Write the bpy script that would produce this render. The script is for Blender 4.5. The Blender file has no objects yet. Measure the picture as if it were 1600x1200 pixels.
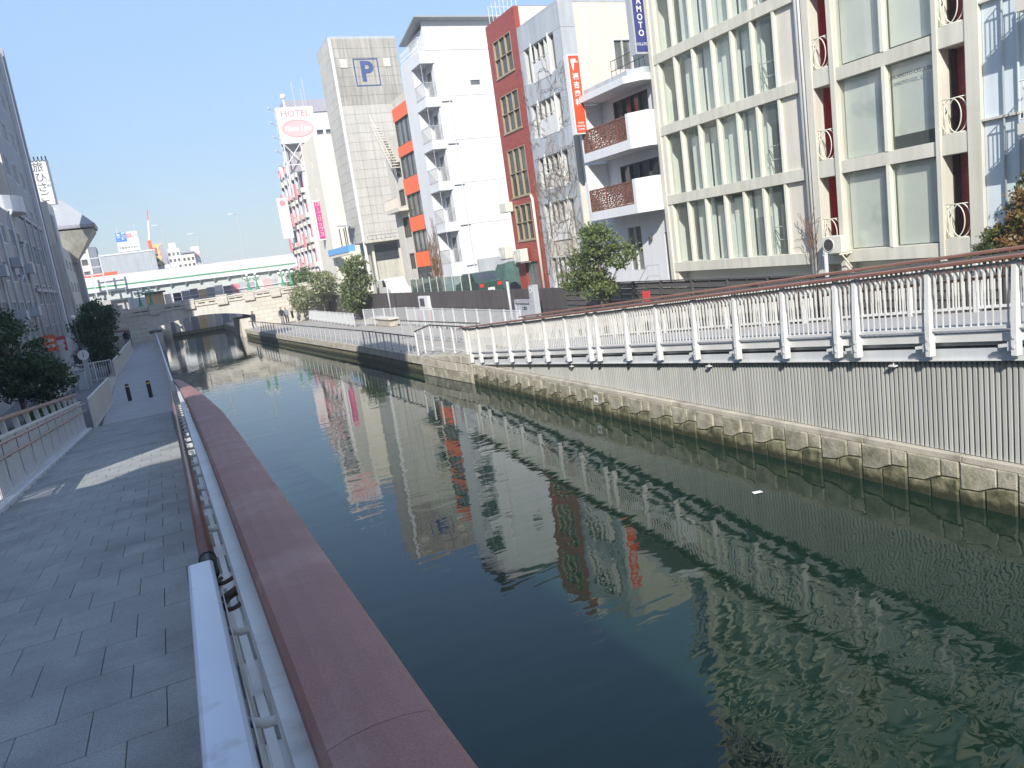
import bpy, math, random
import numpy as np
from mathutils import Vector, Matrix
R = math.radians
rng = random.Random(7)
scene = bpy.context.scene
COL = scene.collection

# ------------------------------------------------------------------ camera
cam_data = bpy.data.cameras.new('camera')
cam = bpy.data.objects.new('camera', cam_data)
COL.objects.link(cam)
cam_data.sensor_fit = 'HORIZONTAL'
cam_data.sensor_width = 36.0
cam_data.lens = 26.556
cam_data.clip_start = 0.05
cam_data.clip_end = 3000
cam.matrix_world = Matrix(((0.8889966, 0.20215962, -0.4108729, 0.0),
                           (-0.43584839, 0.09838804, -0.89462617, 0.0),
                           (-0.14043231, 0.97439791, 0.17557757, 5.2),
                           (0, 0, 0, 1)))
scene.camera = cam

# ------------------------------------------------------------------ sky and sun
SUN_DIR = Vector((0.53, 0.848, -0.70)).normalized()      # the way the light travels
SUN_EL = math.asin(-SUN_DIR.z)
SUN_AZ = math.atan2(-SUN_DIR.x, -SUN_DIR.y)
world = bpy.data.worlds.new('World')
scene.world = world
world.use_nodes = True
wn = world.node_tree
wn.nodes.clear()
sky = wn.nodes.new('ShaderNodeTexSky')
sky.sky_type = 'NISHITA'
sky.sun_disc = False
sky.sun_elevation = SUN_EL
sky.sun_rotation = SUN_AZ
sky.altitude = 0
sky.air_density = 1.0
sky.dust_density = 0.5
sky.ozone_density = 2.0
bg = wn.nodes.new('ShaderNodeBackground')
bg.inputs['Strength'].default_value = 0.099
wo = wn.nodes.new('ShaderNodeOutputWorld')
# a hazy winter sky is more even from top to horizon than the clear-air model: compress its luminance, keep its hue
bw = wn.nodes.new('ShaderNodeRGBToBW')
pw = wn.nodes.new('ShaderNodeMath')
pw.operation = 'POWER'
pw.inputs[1].default_value = -0.78
km = wn.nodes.new('ShaderNodeMath')
km.operation = 'MULTIPLY'
km.inputs[1].default_value = 2.25
vs_ = wn.nodes.new('ShaderNodeVectorMath')
vs_.operation = 'SCALE'
wn.links.new(sky.outputs[0], bw.inputs[0])
wn.links.new(bw.outputs[0], pw.inputs[0])
wn.links.new(pw.outputs[0], km.inputs[0])
wn.links.new(sky.outputs[0], vs_.inputs[0])
wn.links.new(km.outputs[0], vs_.inputs['Scale'])
tn = wn.nodes.new('ShaderNodeVectorMath')
tn.operation = 'SCALE'
tn.inputs[0].default_value = (0.86, 0.97, 1.30)
bw2 = wn.nodes.new('ShaderNodeRGBToBW')
wn.links.new(vs_.outputs[0], bw2.inputs[0])
wn.links.new(bw2.outputs[0], tn.inputs['Scale'])
mixs = wn.nodes.new('ShaderNodeMix')
mixs.data_type = 'RGBA'
mixs.inputs['Factor'].default_value = 0.15
wn.links.new(vs_.outputs[0], mixs.inputs['A'])
wn.links.new(tn.outputs[0], mixs.inputs['B'])
wn.links.new(mixs.outputs['Result'], bg.inputs[0])
wn.links.new(bg.outputs[0], wo.inputs[0])
sl = bpy.data.lights.new('sun', 'SUN')
sl.energy = 3.1
sl.angle = R(0.53)
sl.color = (1.0, 0.95, 0.87)
so = bpy.data.objects.new('sun', sl)
COL.objects.link(so)
so.rotation_euler = SUN_DIR.to_track_quat('-Z', 'Y').to_euler()
so.location = (-30, -50, 60)

scene.view_settings.view_transform = 'Standard'
scene.view_settings.look = 'None'
scene.view_settings.gamma = 1
scene.view_settings.use_curve_mapping = False
scene.view_settings.exposure = 1.2
scene.cycles.max_bounces = 6
scene.cycles.transparent_max_bounces = 12
scene.cycles.caustics_reflective = False
scene.cycles.caustics_refractive = False
scene.cycles.use_denoising = True

# ------------------------------------------------------------------ materials
def mat(name, col, rough=0.6, var=0.12, scale=1.5, bump=0.0, bscale=30.0, metal=0.0, spec=0.5,
        rnd=0.0, streak=0.0, fine=0.0, fscale=120.0, stain=None):
    m = bpy.data.materials.new(name)
    m.use_nodes = True
    nt = m.node_tree
    N, L = nt.nodes, nt.links
    b = N['Principled BSDF']
    b.inputs['Roughness'].default_value = rough
    b.inputs['Metallic'].default_value = metal
    b.inputs['Specular IOR Level'].default_value = spec
    geo = N.new('ShaderNodeNewGeometry')
    pos = geo.outputs['Position']
    def noise(sc, detail=4, vec=None, rgh=0.6):
        n = N.new('ShaderNodeTexNoise')
        n.inputs['Scale'].default_value = sc
        n.inputs['Detail'].default_value = detail
        n.inputs['Roughness'].default_value = rgh
        L.new(vec or pos, n.inputs['Vector'])
        return n.outputs['Fac']
    def ramp(fac, lo, hi, a=0.3, z=0.7):
        mr = N.new('ShaderNodeMapRange')
        mr.inputs['From Min'].default_value = a
        mr.inputs['From Max'].default_value = z
        mr.inputs['To Min'].default_value = lo
        mr.inputs['To Max'].default_value = hi
        L.new(fac, mr.inputs['Value'])
        return mr.outputs[0]
    def mul(a, c):
        k = N.new('ShaderNodeMath')
        k.operation = 'MULTIPLY'
        L.new(a, k.inputs[0])
        L.new(c, k.inputs[1])
        return k.outputs[0]
    f = ramp(noise(scale), 1 - var, 1 + var)
    if fine:
        f = mul(f, ramp(noise(fscale, 2), 1 - fine, 1 + fine))
    if streak:
        mp = N.new('ShaderNodeMapping')
        mp.inputs['Scale'].default_value = (2.2, 2.2, 0.12)
        L.new(pos, mp.inputs['Vector'])
        f = mul(f, ramp(noise(1.6, 5, mp.outputs[0]), 1 - streak, 1.0, 0.35, 0.62))
    if rnd:
        oi = N.new('ShaderNodeObjectInfo')
        f = mul(f, ramp(oi.outputs['Random'], 1 - rnd, 1 + rnd, 0, 1))
    rgb = N.new('ShaderNodeRGB')
    rgb.outputs[0].default_value = (*col, 1)
    base = rgb.outputs[0]
    if stain:
        mx = N.new('ShaderNodeMix')
        mx.data_type = 'RGBA'
        sc_, scol, lo, hi = stain
        L.new(ramp(noise(sc_, 6), 0, 1, lo, hi), mx.inputs['Factor'])
        L.new(base, mx.inputs['A'])
        mx.inputs['B'].default_value = (*scol, 1)
        base = mx.outputs['Result']
    vm = N.new('ShaderNodeVectorMath')
    vm.operation = 'SCALE'
    L.new(base, vm.inputs[0])
    L.new(f, vm.inputs['Scale'])
    L.new(vm.outputs[0], b.inputs['Base Color'])
    if bump:
        bp = N.new('ShaderNodeBump')
        bp.inputs['Strength'].default_value = min(1, bump)
        bp.inputs['Distance'].default_value = 0.02
        L.new(noise(bscale, 4), bp.inputs['Height'])
        L.new(bp.outputs[0], b.inputs['Normal'])
    return m

def tide_mark(m, z0, z1, col):
    """the algae line left by the water: a ragged dark band of its own colour"""
    nt = m.node_tree
    N, L = nt.nodes, nt.links
    b = N['Principled BSDF']
    src = b.inputs['Base Color'].links[0].from_socket
    geo = N.new('ShaderNodeNewGeometry')
    sp = N.new('ShaderNodeSeparateXYZ')
    L.new(geo.outputs['Position'], sp.inputs[0])
    n = N.new('ShaderNodeTexNoise')
    n.inputs['Scale'].default_value = 5
    n.inputs['Detail'].default_value = 5
    L.new(geo.outputs['Position'], n.inputs['Vector'])
    ad = N.new('ShaderNodeMath')
    ad.operation = 'MULTIPLY_ADD'
    ad.inputs[1].default_value = 0.22
    L.new(n.outputs['Fac'], ad.inputs[0])
    L.new(sp.outputs['Z'], ad.inputs[2])
    mr = N.new('ShaderNodeMapRange')
    mr.inputs['From Min'].default_value = z0 + 0.11
    mr.inputs['From Max'].default_value = z1 + 0.11
    mr.inputs['To Min'].default_value = 1
    mr.inputs['To Max'].default_value = 0
    L.new(ad.outputs[0], mr.inputs['Value'])
    mx = N.new('ShaderNodeMix')
    mx.data_type = 'RGBA'
    L.new(mr.outputs[0], mx.inputs['Factor'])
    L.new(src, mx.inputs['A'])
    mx.inputs['B'].default_value = (*col, 1)
    L.new(mx.outputs['Result'], b.inputs['Base Color'])

def brick_mat(name, col, mortar, bw, bh, rough=0.8, var=0.15, axis='x', msize=0.06, bump=0.4):
    m = mat(name, col, rough, var)
    nt = m.node_tree
    N, L = nt.nodes, nt.links
    b = N['Principled BSDF']
    geo = N.new('ShaderNodeNewGeometry')
    sp = N.new('ShaderNodeSeparateXYZ')
    cb = N.new('ShaderNodeCombineXYZ')
    L.new(geo.outputs['Position'], sp.inputs[0])
    ad = N.new('ShaderNodeMath')
    L.new(sp.outputs['X'], ad.inputs[0])
    L.new(sp.outputs['Y'], ad.inputs[1])
    L.new(ad.outputs[0], cb.inputs['X'])
    L.new(sp.outputs['Z'], cb.inputs['Y'])
    br = N.new('ShaderNodeTexBrick')
    br.inputs['Scale'].default_value = 1
    br.inputs['Brick Width'].default_value = bw
    br.inputs['Row Height'].default_value = bh
    br.inputs['Mortar Size'].default_value = msize * bh
    br.inputs['Color1'].default_value = (*[c * (1 - var) for c in col], 1)
    br.inputs['Color2'].default_value = (*[c * (1 + var) for c in col], 1)
    br.inputs['Mortar'].default_value = (*mortar, 1)
    L.new(cb.outputs[0], br.inputs['Vector'])
    L.new(br.outputs['Color'], b.inputs['Base Color'])
    bp = N.new('ShaderNodeBump')
    bp.invert = True
    bp.inputs['Strength'].default_value = bump
    bp.inputs['Distance'].default_value = 0.01
    L.new(br.outputs['Fac'], bp.inputs['Height'])
    L.new(bp.outputs[0], b.inputs['Normal'])
    return m

def clear_glass(name, tint, refl=1.0, haze=0.12, hazecol=(0.55, 0.62, 0.58)):
    m = bpy.data.materials.new(name)
    m.use_nodes = True
    nt = m.node_tree
    N, L = nt.nodes, nt.links
    N.remove(N['Principled BSDF'])
    out = N['Material Output']
    tr = N.new('ShaderNodeBsdfTransparent')
    tr.inputs[0].default_value = (*tint, 1)
    gl = N.new('ShaderNodeBsdfGlossy')
    gl.inputs['Roughness'].default_value = 0.02
    df = N.new('ShaderNodeBsdfDiffuse')
    df.inputs[0].default_value = (*hazecol, 1)
    lw = N.new('ShaderNodeLayerWeight')
    pw = N.new('ShaderNodeMath')
    pw.operation = 'POWER'
    pw.inputs[1].default_value = 5
    L.new(lw.outputs['Facing'], pw.inputs[0])
    fr = N.new('ShaderNodeMapRange')
    fr.inputs['To Min'].default_value = 0.04 * refl
    L.new(pw.outputs[0], fr.inputs['Value'])
    m1 = N.new('ShaderNodeMixShader')
    m1.inputs[0].default_value = haze
    L.new(tr.outputs[0], m1.inputs[1])
    L.new(df.outputs[0], m1.inputs[2])
    m2 = N.new('ShaderNodeMixShader')
    L.new(fr.outputs[0], m2.inputs[0])
    L.new(m1.outputs[0], m2.inputs[1])
    L.new(gl.outputs[0], m2.inputs[2])
    L.new(m2.outputs[0], out.inputs['Surface'])
    return m

def leaf_mat(name, c1, c2, trans=0.35):
    m = bpy.data.materials.new(name)
    m.use_nodes = True
    nt = m.node_tree
    N, L = nt.nodes, nt.links
    b = N['Principled BSDF']
    out = N['Material Output']
    geo = N.new('ShaderNodeNewGeometry')
    cr = N.new('ShaderNodeMix')
    cr.data_type = 'RGBA'
    L.new(geo.outputs['Random Per Island'], cr.inputs['Factor'])
    cr.inputs['A'].default_value = (*c1, 1)
    cr.inputs['B'].default_value = (*c2, 1)
    L.new(cr.outputs['Result'], b.inputs['Base Color'])
    b.inputs['Roughness'].default_value = 0.5
    t = N.new('ShaderNodeBsdfTranslucent')
    L.new(cr.outputs['Result'], t.inputs[0])
    mx = N.new('ShaderNodeMixShader')
    mx.inputs[0].default_value = trans
    L.new(b.outputs[0], mx.inputs[1])
    L.new(t.outputs[0], mx.inputs[2])
    L.new(mx.outputs[0], out.inputs['Surface'])
    return m

def water_mat():
    m = bpy.data.materials.new('canal_water')
    m.use_nodes = True
    nt = m.node_tree
    N, L = nt.nodes, nt.links
    b = N['Principled BSDF']
    b.inputs['Base Color'].default_value = (0.005, 0.018, 0.011, 1)
    b.inputs['Specular Tint'].default_value = (0.86, 1.0, 0.92, 1)
    b.inputs['Roughness'].default_value = 0.015
    b.inputs['IOR'].default_value = 1.43
    geo = N.new('ShaderNodeNewGeometry')
    def nz(sc, rot, k, detail=2, dist=0.0):
        mp = N.new('ShaderNodeMapping')
        mp.inputs['Scale'].default_value = sc
        mp.inputs['Rotation'].default_value = (0, 0, rot)
        L.new(geo.outputs['Position'], mp.inputs['Vector'])
        n = N.new('ShaderNodeTexNoise')
        n.inputs['Scale'].default_value = 1
        n.inputs['Detail'].default_value = detail
        n.inputs['Roughness'].default_value = 0.45
        n.inputs['Distortion'].default_value = dist
        L.new(mp.outputs[0], n.inputs['Vector'])
        k_ = N.new('ShaderNodeMath')
        k_.operation = 'MULTIPLY'
        k_.inputs[1].default_value = k
        L.new(n.outputs['Fac'], k_.inputs[0])
        return k_.outputs[0]
    a = nz((0.55, 1.7, 1), R(12), 1.0, 1, 0.3)
    c = nz((1.7, 4.6, 1), R(-8), 0.42, 1, 0.5)
    # calm and ruffled patches of the surface
    p = nz((0.12, 0.05, 1), 0, 1.0, 2)
    mr = N.new('ShaderNodeMapRange')
    mr.inputs['From Min'].default_value = 0.38
    mr.inputs['From Max'].default_value = 0.62
    mr.inputs['To Min'].default_value = 0.45
    mr.inputs['To Max'].default_value = 1.1
    L.new(p, mr.inputs['Value'])
    # the open reach nearer the viewer is more ruffled than the sheltered far reach
    sep = N.new('ShaderNodeSeparateXYZ')
    L.new(geo.outputs['Position'], sep.inputs[0])
    near = N.new('ShaderNodeMapRange')
    near.inputs['From Min'].default_value = 9.5
    near.inputs['From Max'].default_value = 3
    near.inputs['To Min'].default_value = 0.8
    near.inputs['To Max'].default_value = 3.0
    L.new(sep.outputs['Y'], near.inputs['Value'])
    nm = N.new('ShaderNodeMath')
    nm.operation = 'MULTIPLY'
    L.new(mr.outputs[0], nm.inputs[0])
    L.new(near.outputs[0], nm.inputs[1])
    s0 = N.new('ShaderNodeMath')
    L.new(a, s0.inputs[0])
    L.new(c, s0.inputs[1])
    e = nz((2.1, 2.6, 1), R(35), 0.55, 2, 1.2)
    em = N.new('ShaderNodeMapRange')
    em.inputs['From Min'].default_value = 10
    em.inputs['From Max'].default_value = 5
    em.inputs['To Min'].default_value = 0.05
    em.inputs['To Max'].default_value = 1.0
    L.new(sep.outputs['Y'], em.inputs['Value'])
    ek = N.new('ShaderNodeMath')
    ek.operation = 'MULTIPLY'
    L.new(e, ek.inputs[0])
    L.new(em.outputs[0], ek.inputs[1])
    s = N.new('ShaderNodeMath')
    L.new(s0.outputs[0], s.inputs[0])
    L.new(ek.outputs[0], s.inputs[1])
    q = N.new('ShaderNodeMath')
    q.operation = 'MULTIPLY'
    L.new(s.outputs[0], q.inputs[0])
    L.new(nm.outputs[0], q.inputs[1])
    bp = N.new('ShaderNodeBump')
    bp.inputs['Strength'].default_value = 1.0
    bp.inputs['Distance'].default_value = 0.0080
    L.new(q.outputs[0], bp.inputs['Height'])
    L.new(bp.outputs[0], b.inputs['Normal'])
    return m

M = {}
M['water'] = water_mat()
M['ground'] = mat('ground_asphalt', (0.16, 0.155, 0.15), 0.9, 0.15, 0.8, 0.2)
M['promenade'] = mat('promenade_paving', (0.33, 0.31, 0.28), 0.85, 0.15, 0.7, 0.15, fine=0.1)
M['slab'] = mat('granite_slab', (0.28, 0.29, 0.28), 0.8, 0.10, 2.0, 0.25, 90, rnd=0.07, fine=0.32, fscale=160, stain=(1.3, (0.19, 0.195, 0.19), 0.48, 0.74))
M['joint'] = mat('dark_joint', (0.19, 0.195, 0.19), 0.95)
M['path'] = mat('pale_path', (0.33, 0.325, 0.32), 0.85, 0.1, 1.0, 0.15, fine=0.12)
M['white'] = mat('white_paint', (0.66, 0.66, 0.65), 0.4, 0.05, 2.0, streak=0.08)
M['white_panel'] = mat('white_metal_panel', (0.60, 0.65, 0.73), 0.28, 0.03, 2.0, stain=(7, (0.42, 0.42, 0.44), 0.60, 0.76))
M['rail_brown'] = mat('brown_rail', (0.255, 0.130, 0.112), 0.6, 0.12, 3.0, 0.12, 160, spec=0.3, rnd=0.05, fine=0.16, fscale=260, stain=(2.6, (0.34, 0.225, 0.20), 0.50, 0.78))
M['rail_tube'] = mat('brown_tube', (0.22, 0.105, 0.08), 0.35, 0.12, 6.0)
M['baluster'] = mat('aged_white_paint', (0.56, 0.56, 0.54), 0.5, 0.08, 3.0, streak=0.12, stain=(6.0, (0.40, 0.38, 0.34), 0.56, 0.72))
M['black'] = mat('black_rubber', (0.02, 0.02, 0.022), 0.5, 0.1)
M['louver'] = mat('grey_louver', (0.45, 0.455, 0.435), 0.45, 0.06, 1.0, rnd=0.05, streak=0.12)
M['beam_grey'] = mat('pale_steel', (0.56, 0.58, 0.60), 0.4, 0.05, 1.0, streak=0.1)
M['dark'] = mat('painted_shade', (0.035, 0.035, 0.04), 0.9)  # near-black colour stands in for the shade under the ramp
M['stone'] = mat('revetment_stone', (0.35, 0.325, 0.255), 0.85, 0.2, 2.5, 0.9, 9, rnd=0.12, fine=0.2, fscale=40, stain=(3.0, (0.17, 0.165, 0.11), 0.45, 0.68))
M['stone_wet'] = mat('mossy_stone', (0.19, 0.18, 0.11), 0.6, 0.25, 3.0, 0.9, 11, rnd=0.12, fine=0.2, fscale=50, stain=(4.0, (0.055, 0.058, 0.03), 0.42, 0.62))
tide_mark(M['stone_wet'], 0.10, 0.20, (0.035, 0.036, 0.018))
M['coping'] = mat('stone_coping', (0.43, 0.40, 0.33), 0.85, 0.15, 2.0, 0.4, 30, rnd=0.06, stain=(2.5, (0.25, 0.23, 0.17), 0.5, 0.7))
M['bridge'] = brick_mat('bridge_masonry', (0.58, 0.54, 0.47), (0.42, 0.39, 0.34), 0.95, 0.42, 0.85, 0.08)
M['bridge_smooth'] = mat('bridge_stone', (0.62, 0.59, 0.53), 0.8, 0.08, 1.0, streak=0.15)
M['cream'] = mat('cream_concrete', (0.60, 0.585, 0.50), 0.75, 0.06, 0.8, 0.1, 40, streak=0.16)
M['cream_dk'] = mat('aged_concrete', (0.52, 0.50, 0.42), 0.8, 0.1, 1.0, 0.1, 40, streak=0.25)
M['white_wall'] = mat('white_wall', (0.66, 0.67, 0.69), 0.7, 0.03, 0.5, streak=0.07)
M['ivory'] = mat('ivory_wall', (0.62, 0.585, 0.51), 0.8, 0.04, 0.5, streak=0.12)
M['cream_wall'] = mat('pale_cream_wall', (0.70, 0.66, 0.57), 0.8, 0.03, 0.4, streak=0.06)
M['panel_grey'] = mat('grey_panel', (0.43, 0.46, 0.49), 0.5, 0.05, 0.8, rnd=0.05, streak=0.18)
M['red_tile'] = brick_mat('red_tile', (0.33, 0.062, 0.040), (0.22, 0.05, 0.035), 0.22, 0.075, 0.45, 0.16, msize=0.12, bump=0.3)
M['orange'] = mat('orange_panel', (0.85, 0.14, 0.03), 0.45, 0.05, 1.0, rnd=0.04)
M['p_panel'] = mat('weathered_panel', (0.50, 0.48, 0.44), 0.85, 0.07, 0.35, 0.1, 20, rnd=0.035, streak=0.18)
M['p_panel_dark'] = mat('stained_panel', (0.42, 0.40, 0.36), 0.85, 0.10, 0.35, 0.1, 20, rnd=0.03, streak=0.38)
M['crimson'] = mat('crimson_wall', (0.58, 0.02, 0.05), 0.7, 0.08, 1.0, 0.1)
M['crimson_tile'] = brick_mat('dark_red_tile', (0.36, 0.05, 0.05), (0.24, 0.04, 0.04), 0.2, 0.07, 0.5, 0.15)
M['pale_blue'] = mat('pale_blue_wall', (0.60, 0.67, 0.70), 0.6, 0.04, 0.6, streak=0.1)
M['fence'] = mat('dark_fence_panel', (0.085, 0.075, 0.075), 0.6, 0.08, 0.6, rnd=0.08, streak=0.2, stain=(1.5, (0.14, 0.13, 0.13), 0.6, 0.75))
M['fence2'] = mat('dark_fence_board', (0.075, 0.068, 0.064), 0.6, 0.08, 0.8, rnd=0.10)
M['steel'] = mat('galvanised_steel', (0.48, 0.49, 0.50), 0.45, 0.06, 3.0, metal=0.3)
M['pipe'] = mat('grey_pipe', (0.42, 0.43, 0.44), 0.5, 0.06)
M['bronze'] = mat('bronze_frame', (0.34, 0.28, 0.18), 0.45, 0.1)
M['alu'] = mat('aluminium_frame', (0.55, 0.56, 0.55), 0.4, 0.05)
M['frame_dark'] = mat('dark_frame', (0.06, 0.055, 0.05), 0.5, 0.1)
M['frame_cream'] = mat('cream_frame', (0.66, 0.66, 0.55), 0.5, 0.04)
M['glass_dark'] = mat('dark_window_glass', (0.05, 0.055, 0.06), 0.06, 0.4, 0.35, spec=0.9, rnd=0.4)
M['glass_mid'] = mat('curtained_glass', (0.17, 0.175, 0.17), 0.08, 0.35, 0.9, spec=0.9, rnd=0.3, streak=0.5)
M['glass_pale'] = mat('blind_glass', (0.70, 0.705, 0.665), 0.1, 0.06, 0.5, spec=0.8, rnd=0.06, stain=(0.55, (0.36, 0.37, 0.35), 0.56, 0.80))  # darker blotches are painted reflections in the glass
M['glass_clear'] = clear_glass('clear_window_glass', (0.965, 0.98, 0.965), haze=0.06)
M['blind'] = mat('roller_blind', (0.80, 0.82, 0.78), 0.9, 0.04, 0.8)
M['room'] = mat('room_wall', (0.77, 0.81, 0.75), 0.8, 0.04, 0.6)
M['room_floor'] = mat('room_floor', (0.25, 0.22, 0.18), 0.6, 0.1)
M['yellow'] = mat('yellow_board', (0.70, 0.50, 0.08), 0.7)
M['lattice'] = mat('brown_lattice', (0.19, 0.085, 0.055), 0.5, 0.12)
M['sign_blue'] = mat('blue_sign', (0.04, 0.05, 0.20), 0.3, 0.03)
M['sign_red'] = mat('red_orange_sign', (0.83, 0.09, 0.035), 0.3, 0.03)
M['sign_white'] = mat('white_sign', (0.70, 0.70, 0.69), 0.35, 0.02)
M['paint_blue'] = mat('blue_lettering', (0.05, 0.085, 0.22), 0.5, 0.08)
M['paint_pink'] = mat('pink_print', (0.68, 0.25, 0.28), 0.5, 0.05)
M['paint_pale_pink'] = mat('pale_pink_print', (0.74, 0.40, 0.41), 0.5, 0.03)
M['paint_magenta'] = mat('magenta_print', (0.42, 0.04, 0.20), 0.5, 0.05)
M['paint_red'] = mat('red_print', (0.65, 0.06, 0.06), 0.5, 0.05)
M['paint_dark'] = mat('dark_lettering', (0.06, 0.06, 0.07), 0.5, 0.05)
M['paint_sky'] = mat('bright_blue_print', (0.05, 0.20, 0.60), 0.5, 0.05)
M['sky_blue'] = mat('sky_blue_panel', (0.12, 0.36, 0.72), 0.5, 0.05)
M['green'] = mat('green_paint', (0.08, 0.30, 0.17), 0.45, 0.1)
M['pale_green'] = mat('pale_green_edge', (0.38, 0.60, 0.42), 0.5, 0.05)
M['expressway'] = mat('noise_wall_panel', (0.72, 0.73, 0.72), 0.5, 0.03, 0.3, rnd=0.03, streak=0.08)
M['girder'] = mat('grey_girder', (0.50, 0.54, 0.53), 0.5, 0.05, 0.3, streak=0.1)
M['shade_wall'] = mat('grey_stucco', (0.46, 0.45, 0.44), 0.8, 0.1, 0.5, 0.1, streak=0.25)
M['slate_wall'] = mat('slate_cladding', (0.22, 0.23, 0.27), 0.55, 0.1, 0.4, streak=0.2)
M['lilac_wall'] = mat('lilac_grey_wall', (0.36, 0.345, 0.40), 0.6, 0.06, 0.4, streak=0.15)
M['roof_grey'] = mat('roof_sheet', (0.32, 0.34, 0.36), 0.45, 0.08, 0.5)
M['ochre'] = mat('ochre_wall', (0.68, 0.48, 0.24), 0.8, 0.05)
M['crane_red'] = mat('crane_red', (0.75, 0.13, 0.07), 0.5, 0.05)
M['bark'] = mat('tree_bark', (0.14, 0.11, 0.08), 0.9, 0.25, 8, 0.6, 40)
M['vine'] = mat('dry_vine', (0.21, 0.165, 0.125), 0.95, 0.25, 5)
M['vine_red'] = mat('rusty_creeper', (0.17, 0.10, 0.07), 0.95, 0.3, 5)
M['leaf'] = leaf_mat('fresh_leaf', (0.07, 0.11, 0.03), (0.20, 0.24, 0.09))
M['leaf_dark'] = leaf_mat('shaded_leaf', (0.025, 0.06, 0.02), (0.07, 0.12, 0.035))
M['leaf_pale'] = leaf_mat('silvery_leaf', (0.12, 0.17, 0.06), (0.40, 0.40, 0.24))
M['leaf_ivy'] = leaf_mat('ivy_leaf', (0.04, 0.09, 0.015), (0.20, 0.19, 0.04))
M['leaf_dry'] = leaf_mat('dry_ivy_leaf', (0.16, 0.09, 0.03), (0.30, 0.17, 0.06))
M['ac'] = mat('cream_appliance', (0.66, 0.65, 0.58), 0.5, 0.05, 3, streak=0.15)
M['van_white'] = mat('white_car_paint', (0.75, 0.76, 0.75), 0.2, 0.02)
M['van_dark'] = mat('dark_green_car_paint', (0.035, 0.075, 0.065), 0.2, 0.05)
M['tarp'] = mat('green_tarpaulin', (0.05, 0.10, 0.085), 0.7, 0.2, 2, 0.4, 5)
M['net'] = mat('green_tinted_panel', (0.33, 0.47, 0.42), 0.4, 0.08)
M['tyre'] = mat('tyre_rubber', (0.02, 0.02, 0.02), 0.8)
M['lamp_red'] = mat('red_lamp_lens', (0.65, 0.05, 0.03), 0.25)
M['globe'] = mat('frosted_globe', (0.78, 0.80, 0.76), 0.3, 0.02)
M['skin'] = mat('skin', (0.50, 0.32, 0.24), 0.6, 0.05)
M['cloth_dark'] = mat('dark_cloth', (0.03, 0.03, 0.035), 0.9)
M['cloth_grey'] = mat('grey_cloth', (0.22, 0.22, 0.24), 0.9)
M['cloth_pale'] = mat('pale_cloth', (0.55, 0.52, 0.48), 0.9)
M['hair'] = mat('dark_hair', (0.02, 0.017, 0.015), 0.7)
M['rust'] = mat('rusty_iron', (0.09, 0.055, 0.04), 0.7, 0.3, 12, 0.4)
M['bollard_band'] = mat('yellow_band', (0.75, 0.52, 0.05), 0.5)
M['paper'] = mat('white_litter', (0.75, 0.75, 0.72), 0.7)

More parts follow.
